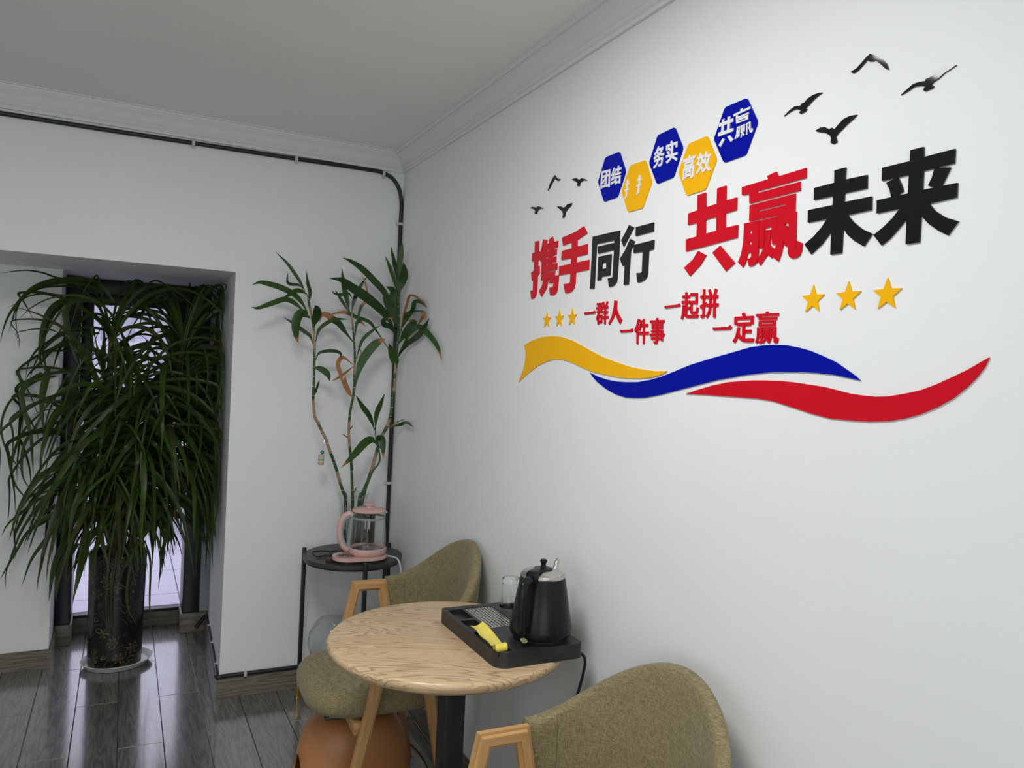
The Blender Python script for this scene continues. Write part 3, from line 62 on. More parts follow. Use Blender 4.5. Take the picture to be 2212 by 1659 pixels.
SMALL_CHARS = [["一",[[[[-1.699,1.676],[-1.747,1.676],[-1.752,1.679],[-1.759,1.673],[-1.755,1.67],[-1.702,1.669]]]]],["群",[[[[-1.7726,1.6389],[-1.777,1.6388],[-1.7775,1.639],[-1.778,1.6398],[-1.7779,1.6421],[-1.7782,1.6423],[-1.7923,1.6421],[-1.7933,1.6424],[-1.7936,1.6435],[-1.793,1.6536],[-1.7931,1.6541],[-1.804,1.6538],[-1.8051,1.639],[-1.8061,1.6383],[-1.811,1.6382],[-1.8116,1.6386],[-1.8119,1.6396],[-1.8112,1.6533],[-1.8114,1.6536],[-1.8219,1.6535],[-1.8225,1.6536],[-1.8231,1.6541],[-1.8232,1.6547],[-1.823,1.6596],[-1.8222,1.6607],[-1.811,1.661],[-1.8107,1.6614],[-1.8105,1.6677],[-1.8191,1.6676],[-1.8197,1.6679],[-1.82,1.6685],[-1.8198,1.6737],[-1.8191,1.6747],[-1.8184,1.6749],[-1.8103,1.6751],[-1.81,1.6755],[-1.8097,1.681],[-1.8193,1.681],[-1.82,1.6812],[-1.8204,1.6819],[-1.8203,1.6868],[-1.8199,1.6877],[-1.819,1.6883],[-1.8149,1.6883],[-1.8146,1.6885],[-1.8184,1.6979],[-1.8184,1.6989],[-1.8181,1.6995],[-1.8175,1.6999],[-1.8126,1.7011],[-1.812,1.701],[-1.8113,1.7003],[-1.8095,1.6945],[-1.8072,1.6886],[-1.807,1.6884],[-1.8035,1.6886],[-1.8028,1.691],[-1.8012,1.6946],[-1.7978,1.7004],[-1.7971,1.7008],[-1.7965,1.7008],[-1.7928,1.6995],[-1.792,1.699],[-1.792,1.6978],[-1.7942,1.6938],[-1.7963,1.6888],[-1.796,1.6886],[-1.7925,1.6886],[-1.792,1.6882],[-1.7916,1.6874],[-1.7904,1.6874],[-1.79,1.6876],[-1.7893,1.6971],[-1.7884,1.6981],[-1.765,1.6986],[-1.7644,1.6985],[-1.7638,1.698],[-1.7636,1.6971],[-1.7639,1.6929],[-1.7642,1.6922],[-1.7652,1.6916],[-1.7715,1.6915],[-1.7715,1.6879],[-1.7712,1.6877],[-1.7624,1.6879],[-1.7617,1.6877],[-1.7613,1.6871],[-1.7616,1.6822],[-1.7623,1.6811],[-1.7629,1.6809],[-1.7711,1.6807],[-1.7711,1.6804],[-1.7707,1.677],[-1.7661,1.677],[-1.7654,1.6768],[-1.765,1.6762],[-1.7653,1.6713],[-1.7655,1.6707],[-1.7663,1.6701],[-1.7694,1.67],[-1.7694,1.6697],[-1.7672,1.6635],[-1.7647,1.659],[-1.7628,1.6567],[-1.7627,1.6557],[-1.763,1.6551],[-1.7665,1.6511],[-1.7671,1.6507],[-1.7681,1.6508],[-1.77,1.6532],[-1.7703,1.653],[-1.7713,1.6403],[-1.7717,1.6393]],[[-1.7777,1.6494],[-1.7774,1.6496],[-1.7767,1.6587],[-1.7854,1.6587],[-1.786,1.6493]],[[-1.7927,1.6612],[-1.7925,1.6614],[-1.7922,1.6647],[-1.7918,1.6653],[-1.7911,1.6656],[-1.7759,1.6659],[-1.7768,1.6699],[-1.7896,1.6697],[-1.7905,1.6699],[-1.791,1.6709],[-1.7905,1.6804],[-1.7931,1.6804],[-1.7937,1.6807],[-1.7942,1.6814],[-1.7951,1.6814],[-1.8024,1.6812],[-1.8028,1.6753],[-1.7946,1.6753],[-1.794,1.6751],[-1.7934,1.6741],[-1.7937,1.6696],[-1.7941,1.6685],[-1.795,1.668],[-1.8032,1.6678],[-1.8037,1.6612]],[[-1.7782,1.6768],[-1.778,1.677],[-1.7783,1.6805],[-1.7833,1.6805],[-1.7836,1.6768]],[[-1.7788,1.6876],[-1.7788,1.6914],[-1.7826,1.6913],[-1.7828,1.6876]]]]],["人",[[[[-1.849,1.701],[-1.862,1.699],[-1.862,1.678],[-1.872,1.663],[-1.889,1.647],[-1.881,1.636],[-1.867,1.65],[-1.858,1.666],[-1.848,1.652],[-1.831,1.636],[-1.826,1.641],[-1.84,1.659],[-1.848,1.685]]]]],["一",[[[[-1.882,1.621],[-1.931,1.621],[-1.936,1.624],[-1.942,1.618],[-1.938,1.615],[-1.886,1.614]]]]],["件",[[[[-1.9869,1.5831],[-1.9921,1.583],[-1.9928,1.5834],[-1.9931,1.584],[-1.9913,1.6062],[-2.0075,1.6064],[-2.0081,1.6074],[-2.0077,1.6128],[-2.0072,1.6136],[-2.0062,1.6139],[-1.9911,1.614],[-1.9907,1.6143],[-1.9897,1.626],[-2.0031,1.626],[-2.0037,1.6266],[-2.0038,1.6272],[-2.0035,1.6323],[-2.003,1.6332],[-2.0022,1.6336],[-1.9892,1.6338],[-1.988,1.6455],[-1.9875,1.6465],[-1.9869,1.6468],[-1.9819,1.6469],[-1.981,1.6463],[-1.9808,1.6456],[-1.9817,1.634],[-1.9767,1.634],[-1.9765,1.6343],[-1.9768,1.6363],[-1.9775,1.6417],[-1.9773,1.6427],[-1.9764,1.6434],[-1.9718,1.6445],[-1.9712,1.6445],[-1.9706,1.6441],[-1.9703,1.6435],[-1.9693,1.635],[-1.9685,1.631],[-1.9663,1.6239],[-1.9647,1.6206],[-1.9648,1.6196],[-1.9654,1.6188],[-1.9696,1.6162],[-1.9703,1.616],[-1.9708,1.6161],[-1.9714,1.6168],[-1.9728,1.6198],[-1.9749,1.6262],[-1.9824,1.6262],[-1.9834,1.6144],[-1.9831,1.6141],[-1.9667,1.6142],[-1.9661,1.6139],[-1.9658,1.6132],[-1.9663,1.6077],[-1.9667,1.6069],[-1.9677,1.6065],[-1.984,1.6063],[-1.9859,1.5844],[-1.9862,1.5836]]],[[[-1.9598,1.5834],[-1.9605,1.5831],[-1.9651,1.5831],[-1.9657,1.5835],[-1.9661,1.584],[-1.9621,1.6297],[-1.9654,1.6391],[-1.967,1.6449],[-1.9667,1.6456],[-1.9661,1.6462],[-1.9613,1.6477],[-1.9607,1.6477],[-1.9599,1.647],[-1.9587,1.6426],[-1.9568,1.6369],[-1.9548,1.6322],[-1.9526,1.6278],[-1.9504,1.624],[-1.9478,1.6204],[-1.9476,1.6197],[-1.9479,1.6187],[-1.951,1.6137],[-1.952,1.6131],[-1.9529,1.6133],[-1.9559,1.6176],[-1.9562,1.6172],[-1.9591,1.5848],[-1.9592,1.584]]]]],["事",[[[[-2.0327,1.5827],[-2.041,1.5827],[-2.0434,1.5832],[-2.0447,1.5838],[-2.046,1.5852],[-2.0468,1.5867],[-2.0469,1.5926],[-2.0585,1.5925],[-2.0589,1.5922],[-2.0592,1.5902],[-2.0599,1.5896],[-2.0651,1.5894],[-2.066,1.59],[-2.0662,1.5907],[-2.0657,1.6011],[-2.0661,1.6012],[-2.071,1.6012],[-2.0716,1.6015],[-2.072,1.6026],[-2.0718,1.6066],[-2.0716,1.6072],[-2.0707,1.6079],[-2.0654,1.608],[-2.065,1.6149],[-2.0647,1.6157],[-2.0641,1.6162],[-2.0454,1.6166],[-2.0452,1.6169],[-2.0451,1.6183],[-2.0456,1.6185],[-2.0624,1.6182],[-2.0633,1.6186],[-2.0638,1.6196],[-2.063,1.6319],[-2.0626,1.6325],[-2.062,1.6328],[-2.0444,1.6331],[-2.0442,1.6339],[-2.0443,1.6342],[-2.0682,1.6338],[-2.0688,1.6341],[-2.0692,1.6348],[-2.069,1.6398],[-2.0685,1.6405],[-2.0676,1.6407],[-2.0439,1.6411],[-2.0435,1.6452],[-2.043,1.6461],[-2.0423,1.6465],[-2.0372,1.6465],[-2.0365,1.6463],[-2.0361,1.6457],[-2.0363,1.6413],[-2.0127,1.6417],[-2.0118,1.6408],[-2.0118,1.6394],[-2.0121,1.6358],[-2.0125,1.6351],[-2.0132,1.6348],[-2.0368,1.6343],[-2.0368,1.6334],[-2.0365,1.6333],[-2.0199,1.6335],[-2.0191,1.633],[-2.019,1.632],[-2.0198,1.6204],[-2.0203,1.6193],[-2.0213,1.6189],[-2.0375,1.6187],[-2.0378,1.6184],[-2.0379,1.617],[-2.0376,1.6167],[-2.0195,1.6171],[-2.0186,1.6167],[-2.0184,1.6154],[-2.0186,1.6118],[-2.019,1.6111],[-2.0197,1.6107],[-2.038,1.6103],[-2.0383,1.6102],[-2.0384,1.6086],[-2.0143,1.6089],[-2.0134,1.6085],[-2.0131,1.6076],[-2.0134,1.6032],[-2.0138,1.6025],[-2.0145,1.6021],[-2.0386,1.6017],[-2.0389,1.6015],[-2.039,1.5997],[-2.0387,1.5995],[-2.0202,1.5998],[-2.0195,1.5995],[-2.0191,1.5988],[-2.0194,1.5942],[-2.0198,1.5935],[-2.0204,1.5932],[-2.0392,1.5928],[-2.0395,1.5926],[-2.0396,1.5895],[-2.0308,1.5896],[-2.0299,1.5891],[-2.0297,1.5884],[-2.0299,1.5877],[-2.0319,1.5833]],[[-2.0465,1.5994],[-2.0463,1.6015],[-2.0583,1.6012],[-2.0585,1.5992]],[[-2.0459,1.6084],[-2.0458,1.6102],[-2.0579,1.6099],[-2.058,1.6082]],[[-2.0268,1.6252],[-2.0265,1.6256],[-2.0265,1.6269],[-2.0266,1.6271],[-2.037,1.6269],[-2.0373,1.6267],[-2.0374,1.6251],[-2.0371,1.625]],[[-2.0449,1.6249],[-2.0448,1.6267],[-2.0557,1.6266],[-2.056,1.6264],[-2.0561,1.6247],[-2.0558,1.6247]]]]],["一",[[[[-2.066,1.675],[-2.116,1.675],[-2.121,1.678],[-2.127,1.672],[-2.123,1.67],[-2.069,1.668]]]]],["起",[[[[-2.136,1.6389],[-2.1367,1.6389],[-2.1373,1.6392],[-2.1383,1.6415],[-2.1396,1.6458],[-2.1404,1.6499],[-2.1414,1.6486],[-2.1447,1.6456],[-2.1488,1.6432],[-2.1536,1.6418],[-2.1592,1.6409],[-2.1897,1.6402],[-2.1903,1.6404],[-2.1908,1.641],[-2.1915,1.6436],[-2.1925,1.6458],[-2.1926,1.6464],[-2.1923,1.6471],[-2.1912,1.6477],[-2.1624,1.6482],[-2.1574,1.6486],[-2.1523,1.6499],[-2.1518,1.6607],[-2.1522,1.6609],[-2.1613,1.6608],[-2.1619,1.6618],[-2.1618,1.6664],[-2.1614,1.6673],[-2.1607,1.6677],[-2.1517,1.6681],[-2.1513,1.6748],[-2.1517,1.675],[-2.1614,1.6749],[-2.1621,1.6759],[-2.1619,1.6795],[-2.1617,1.6811],[-2.1608,1.6819],[-2.1502,1.6823],[-2.15,1.6827],[-2.1498,1.6867],[-2.15,1.6878],[-2.1587,1.6876],[-2.1593,1.6877],[-2.1599,1.6887],[-2.1598,1.6933],[-2.1593,1.6943],[-2.1587,1.6947],[-2.1497,1.695],[-2.1495,1.6952],[-2.1493,1.7011],[-2.1485,1.7022],[-2.1436,1.7025],[-2.1427,1.7021],[-2.1423,1.7014],[-2.1425,1.6954],[-2.1423,1.6952],[-2.1333,1.6954],[-2.1326,1.6951],[-2.1323,1.6945],[-2.1324,1.6895],[-2.1327,1.6888],[-2.1336,1.6883],[-2.1426,1.688],[-2.1428,1.6875],[-2.143,1.6829],[-2.1428,1.6825],[-2.1325,1.6828],[-2.1317,1.6826],[-2.1311,1.6816],[-2.1312,1.677],[-2.1314,1.6761],[-2.1324,1.6755],[-2.1439,1.6752],[-2.1444,1.675],[-2.1449,1.655],[-2.143,1.6583],[-2.1415,1.6622],[-2.1416,1.6698],[-2.1414,1.6718],[-2.1406,1.6725],[-2.1359,1.673],[-2.135,1.6727],[-2.1346,1.672],[-2.1344,1.6607],[-2.1341,1.6554],[-2.1335,1.6508],[-2.1325,1.6469],[-2.1309,1.6426],[-2.1311,1.642],[-2.1316,1.6414]]],[[[-2.171,1.6495],[-2.1833,1.6492],[-2.1862,1.6495],[-2.1883,1.6504],[-2.1897,1.652],[-2.1906,1.6543],[-2.1911,1.6579],[-2.1912,1.6624],[-2.1905,1.6633],[-2.1883,1.6641],[-2.1857,1.6655],[-2.1848,1.6652],[-2.1844,1.6645],[-2.1843,1.6586],[-2.184,1.6571],[-2.1836,1.6566],[-2.1824,1.6563],[-2.1715,1.6566],[-2.1705,1.6568],[-2.1702,1.6574],[-2.1695,1.6734],[-2.1801,1.6732],[-2.1804,1.6721],[-2.1814,1.6715],[-2.1861,1.6714],[-2.187,1.6719],[-2.1872,1.6729],[-2.1863,1.6921],[-2.1861,1.697],[-2.1857,1.6977],[-2.1851,1.6981],[-2.1619,1.6988],[-2.1609,1.6981],[-2.161,1.6929],[-2.1614,1.6922],[-2.1619,1.6918],[-2.179,1.6913],[-2.1794,1.6911],[-2.1798,1.6803],[-2.1633,1.6807],[-2.1626,1.6804],[-2.1622,1.6798],[-2.163,1.6581],[-2.1633,1.6552],[-2.1641,1.6529],[-2.1654,1.6512],[-2.1673,1.6501]]]]],["拼",[[[[-2.2217,1.6386],[-2.2227,1.6387],[-2.2267,1.6423],[-2.2299,1.6466],[-2.232,1.651],[-2.2333,1.6553],[-2.2341,1.6601],[-2.2343,1.6632],[-2.2346,1.6633],[-2.2411,1.663],[-2.2425,1.6396],[-2.2435,1.6388],[-2.2483,1.6386],[-2.2491,1.6388],[-2.2496,1.6395],[-2.2497,1.6402],[-2.2483,1.6628],[-2.2563,1.6628],[-2.2571,1.6633],[-2.2574,1.6639],[-2.2571,1.669],[-2.2565,1.6702],[-2.2558,1.6705],[-2.2483,1.6707],[-2.2479,1.6709],[-2.2474,1.6814],[-2.2539,1.6813],[-2.2545,1.6817],[-2.2548,1.6826],[-2.2545,1.6876],[-2.2541,1.6884],[-2.2531,1.6888],[-2.247,1.6892],[-2.2513,1.6994],[-2.2511,1.7005],[-2.2505,1.7011],[-2.2451,1.7033],[-2.2445,1.7032],[-2.2439,1.7028],[-2.2408,1.6931],[-2.2394,1.6895],[-2.2391,1.6893],[-2.2344,1.6895],[-2.2345,1.6902],[-2.2344,1.6909],[-2.2328,1.6943],[-2.2293,1.7005],[-2.2274,1.7032],[-2.2268,1.7035],[-2.2262,1.7034],[-2.222,1.7015],[-2.2216,1.7008],[-2.2218,1.6998],[-2.2244,1.6953],[-2.2271,1.6897],[-2.2197,1.6898],[-2.2191,1.6897],[-2.2185,1.6886],[-2.2188,1.6832],[-2.2192,1.6826],[-2.2198,1.6822],[-2.2264,1.682],[-2.2265,1.6796],[-2.227,1.6714],[-2.2266,1.6712],[-2.2182,1.6713],[-2.2175,1.6737],[-2.2165,1.6745],[-2.2125,1.6732],[-2.2121,1.6735],[-2.2117,1.683],[-2.2167,1.683],[-2.2174,1.6832],[-2.2179,1.6843],[-2.2176,1.689],[-2.2173,1.69],[-2.2166,1.6906],[-2.2113,1.6909],[-2.2107,1.7032],[-2.2103,1.704],[-2.2096,1.7044],[-2.2047,1.7047],[-2.204,1.7044],[-2.2036,1.7038],[-2.2041,1.6912],[-2.1976,1.6911],[-2.197,1.6909],[-2.1965,1.69],[-2.1967,1.6848],[-2.1973,1.6838],[-2.1979,1.6836],[-2.2045,1.6832],[-2.2051,1.671],[-2.1973,1.6686],[-2.1967,1.6674],[-2.1982,1.6619],[-2.1989,1.6609],[-2.1999,1.6608],[-2.2052,1.6626],[-2.2055,1.6624],[-2.2062,1.6474],[-2.2059,1.6472],[-2.2005,1.6473],[-2.1997,1.6468],[-2.1994,1.6458],[-2.2011,1.6403],[-2.2021,1.6395],[-2.2075,1.6396],[-2.2109,1.6404],[-2.2125,1.6419],[-2.2132,1.6432],[-2.2135,1.6456],[-2.2126,1.665],[-2.2175,1.6668],[-2.2178,1.6645],[-2.2186,1.6637],[-2.227,1.6633],[-2.2269,1.6613],[-2.2263,1.6575],[-2.2252,1.6542],[-2.2236,1.651],[-2.2213,1.6478],[-2.2176,1.6448],[-2.2172,1.6441],[-2.2172,1.6435],[-2.2176,1.6427]],[[-2.2345,1.671],[-2.2342,1.6713],[-2.2337,1.6818],[-2.2398,1.6816],[-2.2401,1.6813],[-2.2407,1.6711],[-2.2401,1.6709]]]]],["一",[[[[-2.243,1.617],[-2.292,1.617],[-2.298,1.621],[-2.304,1.615],[-2.3,1.611],[-2.245,1.611]]]]],["定",[[[[-2.3138,1.5821],[-2.3145,1.582],[-2.3151,1.5823],[-2.319,1.5867],[-2.3222,1.5919],[-2.3237,1.5953],[-2.3257,1.5925],[-2.33,1.5886],[-2.3349,1.5859],[-2.3401,1.5843],[-2.3463,1.5835],[-2.353,1.5832],[-2.3678,1.5832],[-2.3684,1.5833],[-2.3691,1.584],[-2.3697,1.5867],[-2.3708,1.5893],[-2.3706,1.5903],[-2.3698,1.591],[-2.3492,1.591],[-2.3437,1.5915],[-2.3436,1.5919],[-2.3434,1.6023],[-2.3611,1.6023],[-2.362,1.6027],[-2.3624,1.6038],[-2.3622,1.6084],[-2.3618,1.6092],[-2.3612,1.6096],[-2.3432,1.6096],[-2.3429,1.6176],[-2.358,1.6176],[-2.3588,1.618],[-2.3592,1.6186],[-2.3592,1.6219],[-2.3595,1.6219],[-2.36,1.6212],[-2.3609,1.621],[-2.3659,1.621],[-2.3666,1.6213],[-2.3671,1.6222],[-2.3664,1.6374],[-2.3658,1.638],[-2.3651,1.6381],[-2.3433,1.6381],[-2.3393,1.6453],[-2.3388,1.6458],[-2.3382,1.646],[-2.3331,1.6446],[-2.3323,1.644],[-2.3322,1.6429],[-2.3345,1.6384],[-2.3343,1.6381],[-2.3115,1.6381],[-2.3108,1.6379],[-2.3104,1.6374],[-2.3102,1.6367],[-2.3107,1.6222],[-2.3113,1.6212],[-2.312,1.621],[-2.3168,1.621],[-2.3179,1.6216],[-2.3181,1.6222],[-2.3179,1.6304],[-2.3181,1.6306],[-2.3589,1.6306],[-2.3592,1.6301],[-2.3594,1.6249],[-2.3592,1.6239],[-2.3587,1.6249],[-2.3578,1.6253],[-2.3202,1.6253],[-2.3193,1.6249],[-2.3189,1.6239],[-2.3191,1.6189],[-2.3198,1.6178],[-2.335,1.6176],[-2.3358,1.5942],[-2.3357,1.594],[-2.3353,1.5941],[-2.3333,1.5954],[-2.331,1.5974],[-2.3292,1.5995],[-2.3277,1.602],[-2.3266,1.6045],[-2.3276,1.613],[-2.3274,1.614],[-2.3263,1.6146],[-2.3215,1.6151],[-2.3208,1.615],[-2.3201,1.614],[-2.3194,1.6084],[-2.3183,1.6032],[-2.3168,1.5985],[-2.3148,1.5942],[-2.3123,1.5907],[-2.3092,1.5876],[-2.3088,1.587],[-2.3089,1.5864],[-2.3093,1.5856]]]]],["赢",[[[[-2.4124,1.58],[-2.4132,1.58],[-2.4157,1.5831],[-2.4176,1.5869],[-2.4186,1.5903],[-2.4192,1.5937],[-2.4196,1.5986],[-2.4232,1.5904],[-2.4238,1.59],[-2.4254,1.5908],[-2.4256,1.5906],[-2.426,1.5838],[-2.4263,1.5827],[-2.4271,1.5816],[-2.4281,1.5808],[-2.4294,1.5805],[-2.4334,1.5804],[-2.4354,1.5809],[-2.4369,1.5824],[-2.4374,1.5844],[-2.4377,1.5899],[-2.4374,1.5906],[-2.4371,1.5908],[-2.434,1.5924],[-2.4334,1.5922],[-2.433,1.5916],[-2.4329,1.5858],[-2.4326,1.5853],[-2.4312,1.5855],[-2.4301,1.6126],[-2.4294,1.613],[-2.4149,1.6131],[-2.4141,1.6129],[-2.4139,1.6123],[-2.4143,1.5982],[-2.4135,1.592],[-2.4132,1.5934],[-2.4126,1.6123],[-2.4122,1.613],[-2.3956,1.6132],[-2.3952,1.6124],[-2.3954,1.6055],[-2.3958,1.5918],[-2.3967,1.591],[-2.3999,1.591],[-2.399,1.589],[-2.3968,1.5866],[-2.3948,1.5854],[-2.3938,1.6128],[-2.3936,1.6131],[-2.3929,1.6133],[-2.3794,1.6134],[-2.3787,1.6132],[-2.3785,1.6126],[-2.3789,1.6004],[-2.3788,1.5949],[-2.3777,1.589],[-2.3766,1.5863],[-2.3749,1.5835],[-2.375,1.5828],[-2.3784,1.5803],[-2.3794,1.5803],[-2.3808,1.5824],[-2.3824,1.5859],[-2.3837,1.5914],[-2.384,1.5916],[-2.389,1.5916],[-2.3892,1.5914],[-2.3893,1.5855],[-2.3838,1.5855],[-2.3831,1.5849],[-2.3844,1.5807],[-2.385,1.5802],[-2.3894,1.5802],[-2.3916,1.5805],[-2.3933,1.5812],[-2.3943,1.5822],[-2.3957,1.5802],[-2.3966,1.5801],[-2.3987,1.5814],[-2.4015,1.5838],[-2.4031,1.5858],[-2.4044,1.5882],[-2.4047,1.5882],[-2.4057,1.5872],[-2.409,1.5838],[-2.4088,1.5831],[-2.409,1.5824]],[[-2.412,1.5882],[-2.4088,1.5913],[-2.4106,1.5913],[-2.4125,1.5913],[-2.4132,1.5919],[-2.4133,1.5917],[-2.4125,1.589]],[[-2.4079,1.592],[-2.406,1.5938],[-2.4064,1.5986],[-2.4066,1.6034],[-2.4066,1.6061],[-2.4061,1.6069],[-2.4025,1.6069],[-2.4019,1.6065],[-2.4014,1.5959],[-2.4009,1.5938],[-2.4007,1.5941],[-2.4002,1.6079],[-2.4077,1.6079],[-2.4083,1.592],[-2.4082,1.5918]],[[-2.3845,1.5967],[-2.3842,1.5969],[-2.3842,1.5997],[-2.3844,1.6001],[-2.3888,1.6001],[-2.389,1.5997],[-2.389,1.5969],[-2.3889,1.5967]],[[-2.4252,1.598],[-2.4214,1.605],[-2.4207,1.6055],[-2.4197,1.6051],[-2.4194,1.6054],[-2.4193,1.6074],[-2.4196,1.6077],[-2.4249,1.6076]],[[-2.3843,1.6052],[-2.384,1.6056],[-2.3842,1.6082],[-2.3885,1.6082],[-2.3887,1.6076],[-2.3887,1.6052]]],[[[-2.3824,1.6149],[-2.3833,1.6146],[-2.4281,1.6143],[-2.4285,1.6152],[-2.428,1.6259],[-2.4274,1.6263],[-2.3826,1.6268],[-2.382,1.626]],[[-2.3885,1.6196],[-2.3883,1.6201],[-2.3884,1.6218],[-2.4219,1.6215],[-2.4221,1.6211],[-2.4219,1.6193]]],[[[-2.3818,1.6284],[-2.3825,1.6282],[-2.431,1.6277],[-2.4315,1.6285],[-2.4314,1.6319],[-2.4312,1.6327],[-2.4305,1.6329],[-2.3874,1.6335],[-2.3871,1.6339],[-2.3871,1.6353],[-2.3873,1.6356],[-2.4105,1.6353],[-2.435,1.635],[-2.4357,1.6356],[-2.4355,1.6397],[-2.4352,1.6402],[-2.4346,1.6404],[-2.4087,1.6408],[-2.406,1.645],[-2.4053,1.6455],[-2.4,1.6442],[-2.3998,1.6433],[-2.4011,1.6409],[-2.3739,1.6412],[-2.3735,1.641],[-2.3732,1.6403],[-2.3734,1.6365],[-2.3737,1.636],[-2.381,1.6357],[-2.3813,1.6353],[-2.3815,1.6291]]]]]]
STARS = [[[[[-1.482,1.688],[-1.4884,1.6708],[-1.5067,1.67],[-1.4924,1.6586],[-1.4973,1.641],[-1.482,1.6511],[-1.4667,1.641],[-1.4716,1.6586],[-1.4573,1.67],[-1.4756,1.6708]]]],[[[[-1.559,1.69],[-1.5657,1.6722],[-1.5847,1.6713],[-1.5698,1.6595],[-1.5749,1.6412],[-1.559,1.6517],[-1.5431,1.6412],[-1.5482,1.6595],[-1.5333,1.6713],[-1.5523,1.6722]]]],[[[[-1.634,1.691],[-1.6407,1.6732],[-1.6597,1.6723],[-1.6448,1.6605],[-1.6499,1.6422],[-1.634,1.6527],[-1.6181,1.6422],[-1.6232,1.6605],[-1.6083,1.6723],[-1.6273,1.6732]]]],[[[[-2.52,1.69],[-2.5269,1.6715],[-2.5466,1.6707],[-2.5312,1.6584],[-2.5365,1.6393],[-2.52,1.6502],[-2.5035,1.6393],[-2.5088,1.6584],[-2.4934,1.6707],[-2.5131,1.6715]]]],[[[[-2.6,1.69],[-2.6069,1.6715],[-2.6266,1.6707],[-2.6112,1.6584],[-2.6165,1.6393],[-2.6,1.6502],[-2.5835,1.6393],[-2.5888,1.6584],[-2.5734,1.6707],[-2.5931,1.6715]]]],[[[[-2.68,1.69],[-2.6872,1.6709],[-2.7076,1.67],[-2.6916,1.6572],[-2.697,1.6375],[-2.68,1.6488],[-2.663,1.6375],[-2.6684,1.6572],[-2.6524,1.67],[-2.6728,1.6709]]]]]
WAVES = {"yellow":[[[[-1.337,1.586],[-1.391,1.6],[-1.457,1.61],[-1.52,1.612],[-1.581,1.608],[-1.641,1.597],[-1.691,1.583],[-1.746,1.566],[-1.804,1.55],[-1.872,1.536],[-1.936,1.525],[-1.99,1.519],[-2.042,1.516],[-2.089,1.517],[-2.068,1.508],[-2.033,1.501],[-1.982,1.496],[-1.927,1.495],[-1.875,1.497],[-1.821,1.502],[-1.764,1.508],[-1.717,1.516],[-1.675,1.526],[-1.632,1.535],[-1.588,1.541],[-1.543,1.541],[-1.496,1.535],[-1.441,1.521],[-1.376,1.496],[-1.31,1.464],[-1.338,1.503],[-1.352,1.54],[-1.351,1.564]]]],"blue":[[[[-1.746,1.505],[-1.784,1.496],[-1.828,1.489],[-1.876,1.485],[-1.928,1.485],[-1.977,1.487],[-2.024,1.494],[-2.068,1.503],[-2.115,1.516],[-2.173,1.533],[-2.241,1.548],[-2.296,1.559],[-2.335,1.567],[-2.364,1.573],[-2.397,1.576],[-2.428,1.577],[-2.459,1.576],[-2.488,1.572],[-2.52,1.565],[-2.551,1.555],[-2.581,1.544],[-2.607,1.53],[-2.625,1.52],[-2.636,1.512],[-2.611,1.516],[-2.577,1.521],[-2.541,1.523],[-2.504,1.524],[-2.466,1.523],[-2.425,1.522],[-2.383,1.518],[-2.339,1.513],[-2.323,1.51],[-2.265,1.501],[-2.203,1.488],[-2.137,1.474],[-2.067,1.459],[-2.007,1.449],[-1.964,1.446],[-1.926,1.445],[-1.879,1.451],[-1.83,1.464],[-1.785,1.481],[-1.758,1.496]]]],"red":[[[[-2.162,1.466],[-2.204,1.477],[-2.253,1.489],[-2.304,1.498],[-2.34,1.501],[-2.377,1.504],[-2.413,1.505],[-2.447,1.505],[-2.48,1.504],[-2.518,1.501],[-2.555,1.498],[-2.587,1.493],[-2.616,1.488],[-2.643,1.486],[-2.669,1.485],[-2.694,1.487],[-2.725,1.493],[-2.753,1.5],[-2.781,1.511],[-2.806,1.523],[-2.83,1.535],[-2.848,1.546],[-2.862,1.554],[-2.856,1.54],[-2.845,1.524],[-2.83,1.508],[-2.808,1.489],[-2.783,1.474],[-2.755,1.461],[-2.728,1.452],[-2.697,1.445],[-2.659,1.441],[-2.619,1.44],[-2.576,1.44],[-2.531,1.446],[-2.484,1.455],[-2.433,1.464],[-2.39,1.467],[-2.342,1.467],[-2.287,1.467],[-2.226,1.467]]]]}
